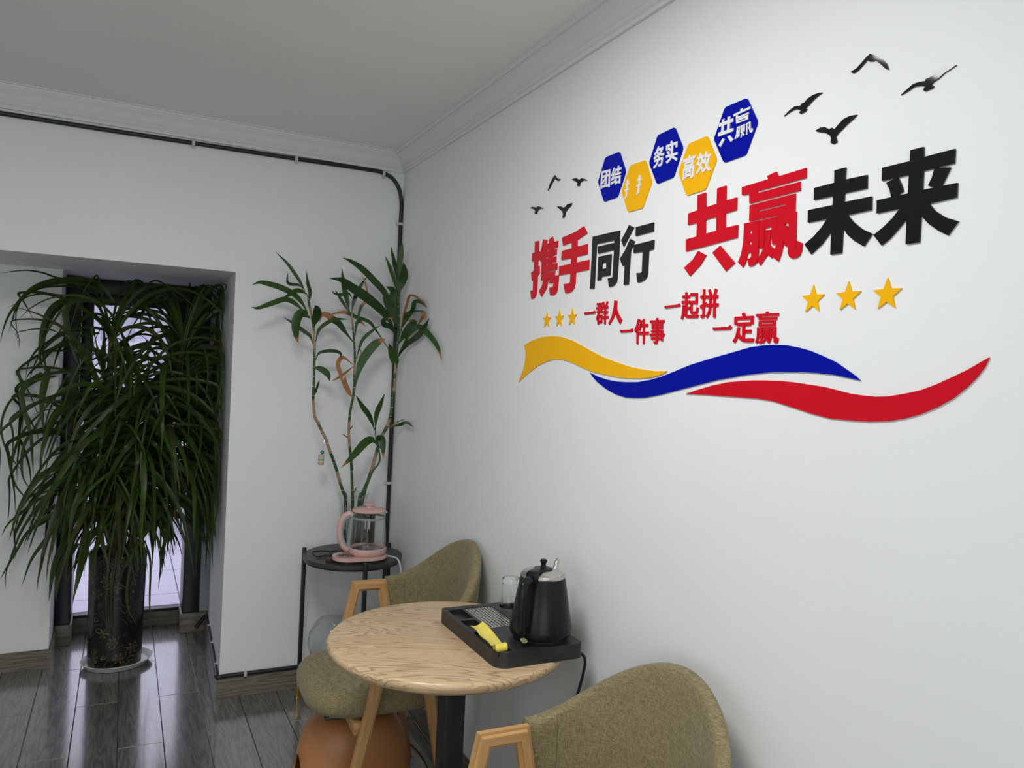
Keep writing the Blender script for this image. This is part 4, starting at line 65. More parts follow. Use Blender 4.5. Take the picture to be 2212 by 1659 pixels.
BIRDS = [[[[[-2.613,2.089],[-2.619,2.092],[-2.628,2.086],[-2.645,2.073],[-2.654,2.063],[-2.659,2.051],[-2.653,2.054],[-2.642,2.066],[-2.63,2.077],[-2.626,2.076],[-2.619,2.078],[-2.613,2.083],[-2.605,2.077],[-2.594,2.07],[-2.586,2.068],[-2.58,2.071],[-2.581,2.073],[-2.591,2.075],[-2.601,2.081],[-2.608,2.086]]]],[[[[-2.685,1.999],[-2.696,2.005],[-2.708,2.011],[-2.719,2.011],[-2.73,2.009],[-2.731,2.012],[-2.736,2.012],[-2.742,2.014],[-2.753,2.019],[-2.768,2.019],[-2.783,2.018],[-2.775,2.015],[-2.762,2.011],[-2.754,2.006],[-2.745,2.003],[-2.741,2.0],[-2.746,1.996],[-2.743,1.993],[-2.73,1.992],[-2.727,1.996],[-2.731,2.0],[-2.722,2.004],[-2.71,2.006],[-2.699,2.002]]]],[[[[-2.421,2.035],[-2.436,2.043],[-2.449,2.047],[-2.464,2.044],[-2.467,2.048],[-2.472,2.047],[-2.481,2.053],[-2.493,2.056],[-2.506,2.056],[-2.516,2.054],[-2.506,2.051],[-2.494,2.046],[-2.485,2.04],[-2.476,2.036],[-2.481,2.033],[-2.476,2.029],[-2.464,2.028],[-2.462,2.032],[-2.466,2.035],[-2.453,2.041],[-2.44,2.04]]]],[[[[-2.504,1.985],[-2.516,1.988],[-2.527,1.986],[-2.538,1.979],[-2.541,1.981],[-2.545,1.98],[-2.549,1.976],[-2.558,1.983],[-2.569,1.99],[-2.583,1.992],[-2.598,1.99],[-2.589,1.984],[-2.578,1.979],[-2.567,1.972],[-2.558,1.967],[-2.553,1.962],[-2.557,1.951],[-2.549,1.949],[-2.542,1.953],[-2.543,1.961],[-2.54,1.967],[-2.529,1.975],[-2.514,1.98]]]],[[[[-1.448,2.068],[-1.458,2.085],[-1.477,2.101],[-1.489,2.108],[-1.504,2.095],[-1.524,2.089],[-1.521,2.085],[-1.505,2.088],[-1.489,2.098],[-1.474,2.086],[-1.46,2.073]]]],[[[[-1.592,2.074],[-1.607,2.074],[-1.621,2.072],[-1.632,2.066],[-1.639,2.065],[-1.649,2.066],[-1.667,2.061],[-1.681,2.054],[-1.661,2.058],[-1.647,2.056],[-1.639,2.052],[-1.642,2.047],[-1.634,2.046],[-1.625,2.05],[-1.628,2.056],[-1.617,2.064],[-1.605,2.069]]]],[[[[-1.334,2.033],[-1.351,2.034],[-1.367,2.03],[-1.376,2.026],[-1.382,2.029],[-1.399,2.027],[-1.425,2.016],[-1.404,2.019],[-1.39,2.016],[-1.382,2.011],[-1.386,2.007],[-1.375,2.007],[-1.366,2.011],[-1.372,2.017],[-1.361,2.025]]]],[[[[-1.511,2.008],[-1.536,2.004],[-1.552,1.997],[-1.559,1.997],[-1.577,2.004],[-1.601,2.003],[-1.596,1.995],[-1.578,1.989],[-1.566,1.982],[-1.563,1.971],[-1.556,1.966],[-1.548,1.969],[-1.552,1.978],[-1.545,1.989],[-1.529,1.997]]]]]
CANES = [{"path":[[-0.259,-0.16,0.895],[-0.265,-0.16,0.911],[-0.286,-0.16,0.964],[-0.31,-0.16,1.038],[-0.34,-0.16,1.112],[-0.36,-0.16,1.164],[-0.38,-0.16,1.2],[-0.396,-0.16,1.231],[-0.41,-0.16,1.257],[-0.417,-0.16,1.298],[-0.422,-0.16,1.344],[-0.421,-0.16,1.39],[-0.42,-0.16,1.34],[-0.422,-0.16,1.439],[-0.424,-0.16,1.523],[-0.425,-0.16,1.587],[-0.433,-0.16,1.649],[-0.446,-0.16,1.711],[-0.457,-0.16,1.753],[-0.462,-0.16,1.79]],"r0":0.0074,"r1":0.0044},{"path":[[-0.226,-0.16,0.889],[-0.228,-0.16,0.91],[-0.233,-0.16,0.979],[-0.24,-0.16,1.059],[-0.251,-0.16,1.133],[-0.257,-0.16,1.201],[-0.256,-0.16,1.254],[-0.253,-0.16,1.296],[-0.244,-0.16,1.349],[-0.239,-0.16,1.396],[-0.243,-0.16,1.36],[-0.243,-0.16,1.446],[-0.244,-0.16,1.532],[-0.253,-0.16,1.618],[-0.262,-0.16,1.682],[-0.268,-0.16,1.729]],"r0":0.0068,"r1":0.0044},{"path":[[-0.192,-0.16,0.89],[-0.182,-0.16,0.911],[-0.158,-0.16,0.972],[-0.139,-0.16,1.036],[-0.125,-0.16,1.1],[-0.106,-0.16,1.165],[-0.086,-0.16,1.208],[-0.071,-0.16,1.246],[-0.062,-0.16,1.3],[-0.062,-0.16,1.354],[-0.058,-0.16,1.402],[-0.055,-0.16,1.365],[-0.054,-0.16,1.454],[-0.053,-0.16,1.52],[-0.048,-0.16,1.609],[-0.047,-0.16,1.697],[-0.054,-0.16,1.785],[-0.055,-0.16,1.851]],"r0":0.0089,"r1":0.0053}]
SHOOT = {"path":[[-0.177,-0.18,0.917],[-0.149,-0.181,1.007],[-0.116,-0.183,1.06],[-0.122,-0.185,1.114],[-0.135,-0.187,1.146],[-0.144,-0.19,1.205]],"r0":0.006,"r1":0.003}
BAMBOO_LEAVES = [[0,[[-0.459,-0.16,1.706],[-0.487,-0.166,1.75],[-0.523,-0.177,1.783],[-0.579,-0.191,1.806],[-0.633,-0.207,1.816],[-0.675,-0.226,1.818],[-0.708,-0.247,1.803]],0.0284,0],[0,[[-0.463,-0.16,1.702],[-0.502,-0.164,1.736],[-0.537,-0.172,1.756],[-0.571,-0.183,1.758],[-0.628,-0.195,1.733],[-0.676,-0.209,1.712],[-0.705,-0.224,1.713]],0.0262,0],[0,[[-0.477,-0.16,1.805],[-0.497,-0.157,1.841],[-0.522,-0.153,1.877],[-0.555,-0.147,1.919],[-0.604,-0.14,1.962]],0.0175,0],[0,[[-0.484,-0.16,1.813],[-0.505,-0.162,1.828],[-0.539,-0.164,1.828],[-0.554,-0.168,1.839],[-0.554,-0.173,1.876]],0.0153,0],[0,[[-0.466,-0.16,1.789],[-0.49,-0.171,1.801],[-0.522,-0.19,1.799],[-0.554,-0.216,1.776],[-0.583,-0.246,1.762]],0.0218,0],[0,[[-0.457,-0.16,1.753],[-0.455,-0.167,1.798],[-0.468,-0.179,1.834],[-0.482,-0.195,1.889]],0.0183,0],[0,[[-0.45,-0.16,1.69],[-0.467,-0.162,1.699],[-0.489,-0.165,1.708],[-0.507,-0.17,1.681],[-0.512,-0.175,1.644],[-0.508,-0.181,1.606],[-0.5,-0.188,1.574]],0.0459,0.12],[0,[[-0.431,-0.16,1.649],[-0.43,-0.17,1.679],[-0.425,-0.187,1.708],[-0.433,-0.209,1.731],[-0.448,-0.236,1.74]],0.0415,0],[0,[[-0.432,-0.16,1.574],[-0.446,-0.159,1.611],[-0.476,-0.156,1.632],[-0.517,-0.153,1.66],[-0.562,-0.15,1.686]],0.0197,0],[0,[[-0.42,-0.16,1.587],[-0.412,-0.17,1.638],[-0.38,-0.189,1.673],[-0.345,-0.214,1.689],[-0.299,-0.243,1.691]],0.0197,0],[0,[[-0.419,-0.16,1.503],[-0.406,-0.164,1.537],[-0.371,-0.17,1.549],[-0.33,-0.179,1.549],[-0.315,-0.19,1.538],[-0.324,-0.201,1.522]],0.0175,0],[0,[[-0.43,-0.16,1.472],[-0.403,-0.163,1.472],[-0.375,-0.168,1.458],[-0.363,-0.175,1.442],[-0.357,-0.182,1.417]],0.0328,0],[0,[[-0.418,-0.16,1.346],[-0.41,-0.173,1.385],[-0.404,-0.195,1.424]],0.0114,0],[1,[[-0.277,-0.16,1.728],[-0.293,-0.163,1.787],[-0.311,-0.168,1.849],[-0.324,-0.175,1.919]],0.0262,0],[1,[[-0.268,-0.16,1.729],[-0.258,-0.16,1.782],[-0.238,-0.159,1.835],[-0.205,-0.159,1.894]],0.0218,0],[1,[[-0.277,-0.16,1.724],[-0.312,-0.151,1.778],[-0.34,-0.135,1.823]],0.0153,0],[1,[[-0.267,-0.16,1.789],[-0.287,-0.166,1.81],[-0.315,-0.177,1.801],[-0.353,-0.192,1.801],[-0.37,-0.209,1.811]],0.014,0],[1,[[-0.256,-0.16,1.597],[-0.295,-0.161,1.641],[-0.323,-0.162,1.674],[-0.349,-0.163,1.689],[-0.376,-0.165,1.706],[-0.402,-0.167,1.706],[-0.409,-0.169,1.672]],0.0349,0.45],[1,[[-0.246,-0.16,1.619],[-0.244,-0.161,1.675],[-0.228,-0.162,1.689],[-0.201,-0.163,1.669]],0.0175,0.25],[1,[[-0.244,-0.16,1.662],[-0.24,-0.164,1.692],[-0.231,-0.172,1.749],[-0.215,-0.182,1.779],[-0.213,-0.194,1.835],[-0.246,-0.208,1.903]],0.0153,0.5],[2,[[-0.087,-0.16,1.571],[-0.155,-0.16,1.659],[-0.188,-0.161,1.692],[-0.246,-0.161,1.709],[-0.293,-0.161,1.725],[-0.333,-0.162,1.72],[-0.375,-0.163,1.704]],0.0197,0.35],[1,[[-0.237,-0.16,1.52],[-0.217,-0.169,1.603],[-0.18,-0.186,1.648],[-0.143,-0.207,1.68]],0.0175,0.1],[1,[[-0.242,-0.16,1.373],[-0.223,-0.164,1.477],[-0.201,-0.172,1.535],[-0.167,-0.181,1.584],[-0.14,-0.193,1.607],[-0.119,-0.205,1.615]],0.0459,0.22],[1,[[-0.248,-0.16,1.515],[-0.215,-0.157,1.538],[-0.219,-0.15,1.564],[-0.235,-0.142,1.585]],0.0066,1],[1,[[-0.245,-0.16,1.489],[-0.301,-0.166,1.444],[-0.349,-0.176,1.415]],0.0131,1],[1,[[-0.254,-0.16,1.497],[-0.299,-0.164,1.525],[-0.321,-0.17,1.494],[-0.308,-0.178,1.444],[-0.295,-0.188,1.389]],0.0227,1],[1,[[-0.245,-0.16,1.342],[-0.266,-0.159,1.376],[-0.282,-0.157,1.41],[-0.281,-0.155,1.444]],0.0271,1],[2,[[-0.067,-0.16,1.727],[-0.089,-0.162,1.782],[-0.129,-0.166,1.836],[-0.177,-0.17,1.879],[-0.233,-0.176,1.924],[-0.284,-0.182,1.95],[-0.325,-0.189,1.962]],0.0341,0],[2,[[-0.064,-0.16,1.652],[-0.101,-0.166,1.715],[-0.151,-0.177,1.759],[-0.215,-0.192,1.8],[-0.286,-0.209,1.835],[-0.335,-0.229,1.859],[-0.394,-0.251,1.86]],0.0489,0],[2,[[-0.058,-0.16,1.829],[-0.075,-0.161,1.885],[-0.101,-0.164,1.943],[-0.127,-0.167,1.993]],0.0218,0],[2,[[-0.056,-0.16,1.878],[-0.082,-0.173,1.957],[-0.111,-0.197,2.034]],0.0218,0],[2,[[-0.059,-0.16,1.842],[-0.06,-0.165,1.938],[-0.055,-0.174,2.013],[-0.057,-0.186,2.068]],0.0314,0],[2,[[-0.053,-0.16,1.825],[-0.043,-0.175,1.886],[-0.045,-0.203,1.923],[-0.063,-0.238,1.966]],0.0437,0.05],[2,[[-0.058,-0.16,1.727],[-0.081,-0.167,1.787],[-0.087,-0.179,1.838],[-0.125,-0.194,1.853]],0.0393,0],[2,[[-0.056,-0.16,1.675],[-0.087,-0.163,1.743],[-0.114,-0.17,1.793],[-0.13,-0.178,1.83]],0.0349,0],[2,[[-0.051,-0.16,1.675],[-0.07,-0.169,1.726],[-0.077,-0.184,1.782]],0.0284,0],[2,[[-0.053,-0.16,1.631],[-0.086,-0.171,1.672],[-0.125,-0.192,1.682],[-0.134,-0.218,1.702],[-0.104,-0.25,1.712]],0.0306,0.1],[2,[[-0.044,-0.16,1.627],[-0.025,-0.174,1.712],[-0.025,-0.224,1.74],[-0.025,-0.366,1.74],[-0.025,-0.429,1.727],[-0.025,-0.396,1.699],[-0.025,-0.361,1.683]],0.0262,0.4],[2,[[-0.037,-0.16,1.676],[-0.028,-0.168,1.729],[-0.025,-0.205,1.785],[-0.025,-0.24,1.818],[-0.025,-0.358,1.797],[-0.025,-0.473,1.753]],0.0153,1],[2,[[-0.028,-0.16,1.677],[-0.025,-0.276,1.746],[-0.025,-0.31,1.783],[-0.025,-0.398,1.778],[-0.025,-0.467,1.75]],0.0262,0.1],[2,[[-0.043,-0.16,1.6],[-0.025,-0.184,1.641],[-0.025,-0.26,1.674],[-0.025,-0.309,1.694],[-0.026,-0.232,1.707]],0.0437,0.15],[2,[[-0.04,-0.16,1.543],[-0.025,-0.217,1.596],[-0.025,-0.368,1.633],[-0.025,-0.448,1.668],[-0.025,-0.502,1.707]],0.0306,0],[2,[[-0.041,-0.16,1.552],[-0.025,-0.263,1.648],[-0.025,-0.375,1.673],[-0.025,-0.511,1.634],[-0.025,-0.619,1.581],[-0.025,-0.663,1.53]],0.0288,0.12],[2,[[-0.047,-0.16,1.489],[-0.066,-0.169,1.542],[-0.097,-0.185,1.597]],0.0489,0],[2,[[-0.138,-0.16,1.202],[-0.168,-0.168,1.266],[-0.206,-0.184,1.309],[-0.243,-0.203,1.359]],0.0276,0],[2,[[-0.135,-0.16,1.202],[-0.137,-0.175,1.273],[-0.131,-0.203,1.317],[-0.123,-0.239,1.372]],0.0276,0],[2,[[-0.127,-0.16,1.138],[-0.153,-0.17,1.158],[-0.19,-0.189,1.146],[-0.247,-0.214,1.091],[-0.305,-0.243,1.044]],0.0415,0.1],[2,[[-0.124,-0.16,1.132],[-0.114,-0.167,1.165],[-0.106,-0.18,1.145],[-0.102,-0.198,1.078]],0.0447,0.08],[2,[[-0.078,-0.16,1.213],[-0.025,-0.177,1.229],[-0.025,-0.274,1.245],[-0.025,-0.37,1.232]],0.0191,0.1],[2,[[-0.077,-0.16,1.208],[-0.034,-0.167,1.241],[-0.025,-0.256,1.26]],0.0064,1],[0,[[-0.401,-0.16,1.231],[-0.398,-0.192,1.223],[-0.41,-0.252,1.248]],0.0064,1],[1,[[-0.255,-0.16,1.164],[-0.275,-0.174,1.176],[-0.296,-0.199,1.187]],0.0064,1],[1,[[-0.254,-0.16,1.201],[-0.253,-0.185,1.214],[-0.258,-0.231,1.229]],0.0064,1],[1,[[-0.225,-0.16,0.907],[-0.223,-0.181,0.929],[-0.224,-0.219,0.955]],0.0074,1]]
TRACED_LEAVES = [[[[-1.223,0.5,1.737],[-1.258,0.489,1.787],[-1.303,0.478,1.819],[-1.361,0.467,1.826],[-1.432,0.456,1.815],[-1.487,0.445,1.799],[-1.54,0.434,1.765],[-1.583,0.423,1.709],[-1.62,0.412,1.643],[-1.638,0.401,1.581],[-1.648,0.39,1.518]],0.0196],[[[-1.242,0.5,1.763],[-1.303,0.498,1.791],[-1.376,0.495,1.807],[-1.448,0.493,1.8],[-1.515,0.49,1.778],[-1.558,0.488,1.748],[-1.598,0.485,1.702],[-1.614,0.483,1.633],[-1.628,0.48,1.565]],0.0157],[[[-1.273,0.5,1.787],[-1.362,0.48,1.817],[-1.449,0.459,1.822],[-1.501,0.439,1.836],[-1.554,0.418,1.84],[-1.606,0.398,1.83],[-1.656,0.378,1.814]],0.0086],[[[-1.302,0.5,1.771],[-1.39,0.486,1.789],[-1.457,0.472,1.783],[-1.512,0.458,1.769],[-1.572,0.444,1.724],[-1.594,0.43,1.671],[-1.596,0.416,1.616],[-1.58,0.402,1.5]],0.0098],[[[-1.271,0.5,1.74],[-1.389,0.488,1.746],[-1.456,0.476,1.746],[-1.5,0.464,1.745],[-1.554,0.453,1.73],[-1.593,0.441,1.697],[-1.631,0.429,1.672]],0.0078],[[[-1.226,0.5,1.73],[-1.301,0.497,1.737],[-1.388,0.495,1.73],[-1.437,0.492,1.713],[-1.472,0.489,1.677],[-1.495,0.487,1.616],[-1.506,0.484,1.527],[-1.504,0.482,1.445],[-1.473,0.479,1.381]],0.0274],[[[-1.256,0.5,1.714],[-1.345,0.499,1.734],[-1.417,0.499,1.701],[-1.456,0.498,1.672],[-1.485,0.497,1.604],[-1.498,0.497,1.511],[-1.484,0.496,1.413],[-1.477,0.495,1.368]],0.0215],[[[-1.226,0.5,1.723],[-1.316,0.493,1.736],[-1.393,0.486,1.719],[-1.412,0.48,1.674],[-1.406,0.473,1.615],[-1.386,0.466,1.524],[-1.344,0.459,1.41]],0.0313],[[[-1.275,0.5,1.585],[-1.353,0.482,1.566],[-1.409,0.463,1.536],[-1.463,0.445,1.49],[-1.499,0.427,1.437],[-1.534,0.408,1.394],[-1.55,0.39,1.362]],0.0176],[[[-1.296,0.5,1.59],[-1.412,0.487,1.585],[-1.48,0.475,1.528],[-1.515,0.462,1.497],[-1.545,0.449,1.437],[-1.555,0.436,1.366]],0.0118],[[[-1.444,0.5,1.379],[-1.508,0.494,1.358],[-1.56,0.488,1.319],[-1.62,0.482,1.249],[-1.643,0.476,1.15],[-1.623,0.471,1.052],[-1.578,0.465,0.978],[-1.54,0.459,0.937]],0.0105],[[[-1.493,0.5,1.213],[-1.553,0.478,1.138],[-1.585,0.456,1.053],[-1.596,0.434,0.97],[-1.576,0.412,0.899],[-1.535,0.389,0.846],[-1.496,0.367,0.811]],0.0121],[[[-1.478,0.5,1.245],[-1.517,0.491,1.137],[-1.552,0.482,1.075],[-1.561,0.473,0.995],[-1.55,0.464,0.915],[-1.505,0.455,0.846]],0.0136],[[[-1.499,0.5,1.39],[-1.529,0.485,1.364],[-1.568,0.471,1.307],[-1.559,0.456,1.233],[-1.528,0.441,1.123],[-1.518,0.426,1.032],[-1.509,0.412,0.94]],0.0211],[[[-1.427,0.5,0.843],[-1.496,0.486,0.816],[-1.541,0.471,0.776],[-1.601,0.457,0.719],[-1.624,0.443,0.667]],0.0136],[[[-1.313,0.5,0.807],[-1.368,0.485,0.78],[-1.448,0.469,0.741],[-1.526,0.454,0.697]],0.0316],[[[-1.396,0.5,0.765],[-1.46,0.491,0.718],[-1.528,0.481,0.673],[-1.567,0.472,0.595],[-1.606,0.463,0.513],[-1.624,0.454,0.473]],0.0136],[[[-1.357,0.5,0.764],[-1.41,0.483,0.705],[-1.471,0.467,0.616],[-1.511,0.45,0.547],[-1.54,0.433,0.441]],0.0181],[[[-1.472,0.5,1.416],[-1.48,0.484,1.366],[-1.488,0.469,1.309],[-1.49,0.453,1.235],[-1.473,0.438,1.093]],0.0301],[[[-1.286,0.5,0.663],[-1.304,0.463,0.562],[-1.316,0.425,0.488],[-1.338,0.388,0.367]],0.0339],[[[-1.416,0.5,0.862],[-1.507,0.486,0.841],[-1.537,0.472,0.826],[-1.561,0.458,0.779],[-1.568,0.443,0.72],[-1.581,0.429,0.668]],0.0121],[[[-1.365,0.5,0.648],[-1.399,0.459,0.581],[-1.421,0.418,0.498],[-1.43,0.378,0.379]],0.0271],[[[-1.329,0.5,0.607],[-1.371,0.476,0.55],[-1.4,0.452,0.469],[-1.406,0.427,0.368]],0.0316]]
CABLE_TOP = [[-1.627,-0.008,2.397],[-1.297,-0.008,2.398],[-0.937,-0.008,2.401],[-0.509,-0.008,2.405],[-0.168,-0.008,2.409],[-0.101,-0.008,2.402],[-0.059,-0.008,2.385],[-0.025,-0.008,2.341],[-0.004,-0.008,2.274],[0.006,-0.008,2.187]]

# ------------------------------------------------------------------ materials
def srgb(r, g, b):
    f = lambda c: (c / 255 / 12.92) if c / 255 <= .04045 else ((c / 255 + .055) / 1.055) ** 2.4
    return (f(r), f(g), f(b), 1)

class NT:
    def __init__(s, name):
        s.m = bpy.data.materials.new(name); s.m.use_nodes = True
        s.t = s.m.node_tree; s.b = s.t.nodes['Principled BSDF']; s.out = s.t.nodes['Material Output']
    def n(s, kind, **kw):
        x = s.t.nodes.new(kind)
        for k, v in kw.items():
            if hasattr(x, k): setattr(x, k, v)
            else: x.inputs[k.replace('_', ' ')].default_value = v
        return x
    def l(s, a, ai, b, bi): s.t.links.new(a.outputs[ai], b.inputs[bi])
    def ramp(s, stops):
        r = s.n('ShaderNodeValToRGB'); e = r.color_ramp.elements
        while len(e) < len(stops): e.new(0.5)
        for el, (p, c) in zip(e, stops): el.position = p; el.color = c
        return r

def mat(name, col, rough=.5, metal=0, spec=.5, noise=0, nscale=20, bump=0, bscale=60, coat=0, sheen=0):
    k = NT(name); b = k.b
    b.inputs['Base Color'].default_value = col
    b.inputs['Roughness'].default_value = rough
    b.inputs['Metallic'].default_value = metal
    b.inputs['Specular IOR Level'].default_value = spec
    if coat: b.inputs['Coat Weight'].default_value = coat; b.inputs['Coat Roughness'].default_value = .08
    if sheen: b.inputs['Sheen Weight'].default_value = sheen
    tc = k.n('ShaderNodeTexCoord')
    if noise:
        nz = k.n('ShaderNodeTexNoise', Scale=nscale, Detail=4.0); k.l(tc, 'Object', nz, 'Vector')
        lo = tuple(c * (1 - noise) for c in col[:3]) + (1,); hi = tuple(min(1, c * (1 + noise)) for c in col[:3]) + (1,)
        rp = k.ramp([(.3, lo), (.7, hi)]); k.l(nz, 'Fac', rp, 'Fac'); k.l(rp, 'Color', b, 'Base Color')
    if bump:
        nb = k.n('ShaderNodeTexNoise', Scale=bscale, Detail=3.0); k.l(tc, 'Object', nb, 'Vector')
        bp = k.n('ShaderNodeBump', Strength=bump, Distance=.002); k.l(nb, 'Fac', bp, 'Height'); k.l(bp, 'Normal', b, 'Normal')
    return k.m

def glass(name, col=(1, 1, 1, 1), rough=0.0, ior=1.45):
    k = NT(name); b = k.b
    b.inputs['Base Color'].default_value = col
    b.inputs['Roughness'].default_value = rough
    b.inputs['IOR'].default_value = ior
    b.inputs['Transmission Weight'].default_value = 1
    return k.m

def schlick(k):
    # reflectance of a thin sheet of glass, the same from both sides
    lw = k.n('ShaderNodeLayerWeight'); lw.inputs['Blend'].default_value = .5
    pw = k.n('ShaderNodeMath', operation='POWER'); pw.inputs[1].default_value = 4.0; k.l(lw, 'Facing', pw, 0)
    ma = k.n('ShaderNodeMath', operation='MULTIPLY_ADD'); ma.inputs[1].default_value = .85; ma.inputs[2].default_value = .04; k.l(pw, 0, ma, 0)
    return ma
def thin_pane(name):
    k = NT(name)
    tr = k.n('ShaderNodeBsdfTransparent'); tr.inputs[0].default_value = (.94, .95, .96, 1)
    gl = k.n('ShaderNodeBsdfGlossy'); gl.inputs['Roughness'].default_value = .02
    fr = schlick(k)
    mx = k.n('ShaderNodeMixShader')
    k.l(fr, 0, mx, 0); k.l(tr, 0, mx, 1); k.l(gl, 0, mx, 2); k.l(mx, 0, k.out, 'Surface')
    return k.m

def wood(name, dark, mid, light, axis='Y', scale=1.0, rough=.4, bump=.15, ring=6.0, spec=.5, rand=0.0, stretch=12):
    """plain-sawn grain: noise stretched along one axis plus distorted rings"""
    k = NT(name); b = k.b
    tc = k.n('ShaderNodeTexCoord')
    mp = k.n('ShaderNodeMapping')
    sc = {'X': (1 / stretch, 1, 1), 'Y': (1, 1 / stretch, 1), 'Z': (1, 1, 1 / stretch)}[axis]
    mp.inputs['Scale'].default_value = tuple(v * scale for v in sc)
    vec = mp
    if rand:
        oi = k.n('ShaderNodeObjectInfo')
        mu = k.n('ShaderNodeVectorMath', operation='SCALE'); mu.inputs[0].default_value = (37, 91, 13)
        k.l(oi, 'Random', mu, 'Scale')
        ad = k.n('ShaderNodeVectorMath', operation='ADD')
        k.l(tc, 'Object', ad, 0); k.l(mu, 0, ad, 1); k.l(ad, 0, mp, 'Vector')
    else:
        k.l(tc, 'Object', mp, 'Vector')
    n1 = k.n('ShaderNodeTexNoise', Scale=3.0, Detail=2.0, Roughness=.5); k.l(vec, 0, n1, 'Vector')
    wv = k.n('ShaderNodeMath', operation='MULTIPLY'); wv.inputs[1].default_value = ring; k.l(n1, 'Fac', wv, 0)
    fr = k.n('ShaderNodeMath', operation='PINGPONG'); fr.inputs[1].default_value = .5; k.l(wv, 0, fr, 0)
    n2 = k.n('ShaderNodeTexNoise', Scale=40.0, Detail=4.0, Roughness=.7); k.l(vec, 0, n2, 'Vector')
    mx = k.n('ShaderNodeMath', operation='MULTIPLY_ADD'); mx.inputs[1].default_value = .55
    k.l(n2, 'Fac', mx, 0)
    f2 = k.n('ShaderNodeMath', operation='MULTIPLY'); f2.inputs[1].default_value = 1.0; k.l(fr, 0, f2, 0)
    k.l(f2, 0, mx, 2)
    rp = k.ramp([(.22, dark), (.45, mid), (.8, light)]); k.l(mx, 0, rp, 'Fac')
    last = rp
    if rand:
        hs = k.n('ShaderNodeHueSaturation'); 
        mr = k.n('ShaderNodeMapRange'); mr.inputs['To Min'].default_value = 1 - rand; mr.inputs['To Max'].default_value = 1 + rand
        k.l(oi, 'Random', mr, 'Value'); k.l(mr, 0, hs, 'Value'); k.l(rp, 'Color', hs, 'Color'); last = hs
    k.l(last, 'Color', b, 'Base Color')
    bp = k.n('ShaderNodeBump', Strength=bump, Distance=.002); k.l(mx, 0, bp, 'Height'); k.l(bp, 'Normal', b, 'Normal')
    b.inputs['Roughness'].default_value = rough
    b.inputs['Specular IOR Level'].default_value = spec
    return k.m

MAT = {}
MAT['wall'] = mat('white wall paint', (.81, .825, .828, 1), .62, noise=.012, nscale=3, bump=.05, bscale=140, spec=.35)
MAT['ceiling'] = mat('white ceiling paint', (.85, .86, .84, 1), .85, noise=.02, nscale=2, spec=.2)
MAT['cornice'] = mat('white plaster moulding', (.78, .795, .785, 1), .7, spec=.3)
MAT['floor'] = wood('grey oak laminate', (.060, .054, .047, 1), (.115, .107, .095, 1), (.180, .171, .155, 1), 'Y', 7, .38, .3, 9, spec=.5, rand=.14)
MAT['floor'].node_tree.nodes['Principled BSDF'].inputs['Coat Weight'].default_value = 1.0
MAT['floor'].node_tree.nodes['Principled BSDF'].inputs['Coat IOR'].default_value = 2.3
MAT['floor'].node_tree.nodes['Principled BSDF'].inputs['Coat Roughness'].default_value = .14
MAT['base'] = wood('grey brown skirting', (.085, .072, .055, 1), (.15, .13, .10, 1), (.21, .185, .145, 1), 'X', 8, .45, .2, 8)
MAT['base_y'] = wood('grey brown skirting along', (.085, .072, .055, 1), (.15, .13, .10, 1), (.21, .185, .145, 1), 'Y', 8, .45, .2, 8)
MAT['subfloor'] = mat('dark floor joint', (.02, .018, .016, 1), .8)
MAT['frame'] = mat('black aluminium frame', (.012, .012, .014, 1), .35)
MAT['filler'] = mat('grey green filler strip', (.30, .35, .36, 1), .5)
MAT['pane'] = thin_pane('window glass')
MAT['ext'] = mat('pale exterior render', (.46, .44, .50, 1), .8)
MAT['ext2'] = mat('pale exterior joint', (.36, .35, .39, 1), .8)
MAT['ext3'] = mat('pale grey facade', (.50, .50, .57, 1), .8)
MAT['black_plastic'] = mat('black gloss plastic', (.008, .009, .011, 1), .28, spec=.22)
MAT['black_satin'] = mat('black satin plastic', (.017, .018, .019, 1), .42, noise=.3, nscale=30)
MAT['cable'] = mat('black cable sheath', (.008, .010, .014, 1), .4)
MAT['clip'] = mat('white nylon clip', (.55, .54, .50, 1), .5)
MAT['red'] = mat('red acrylic', (.60, .004, .016, 1), .25, spec=.2)
MAT['black_ac'] = mat('black acrylic', (.008, .009, .011, 1), .05, spec=.35)
MAT['blue'] = mat('blue acrylic', (.0005, .005, .33, 1), .25, spec=.12)
MAT['yellow'] = mat('yellow acrylic', (.90, .46, .003, 1), .3, spec=.2)
MAT['white_ac'] = mat('white acrylic', (.80, .80, .82, 1), .3)
MAT['table_old'] = wood('pale ash veneer', (.36, .22, .115, 1), (.60, .415, .225, 1), (.69, .50, .29, 1), 'X', 5.5, .32, .04, 16, stretch=7)
MAT['chair_wood'] = wood('warm beech', (.36, .185, .065, 1), (.50, .275, .105, 1), (.57, .33, .14, 1), 'Z', 9, .4, .05, 3)
MAT['chair_wood_x'] = wood('warm beech rail', (.36, .185, .065, 1), (.50, .275, .105, 1), (.57, .33, .14, 1), 'X', 9, .4, .05, 3)
MAT['table_black'] = mat('black powder coat', (.010, .011, .013, 1), .45)
MAT['side_top'] = mat('black brown melamine', (.042, .037, .034, 1), .42, noise=.25, nscale=25)
MAT['gold'] = mat('gold ferrule', (.72, .46, .06, 1), .25, metal=1)
MAT['pink'] = mat('pale pink enamel', (.66, .42, .375, 1), .25)
MAT['grey_plastic'] = mat('translucent grey plastic', (.28, .32, .34, 1), .3)
MAT['steel'] = mat('brushed steel', (.62, .60, .57, 1), .28, metal=1)
MAT['steel_dark'] = mat('dark steel', (.34, .32, .29, 1), .22, metal=1)
MAT['glass'] = glass('clear glass', (.93, .95, .94, 1), 0, 1.5)
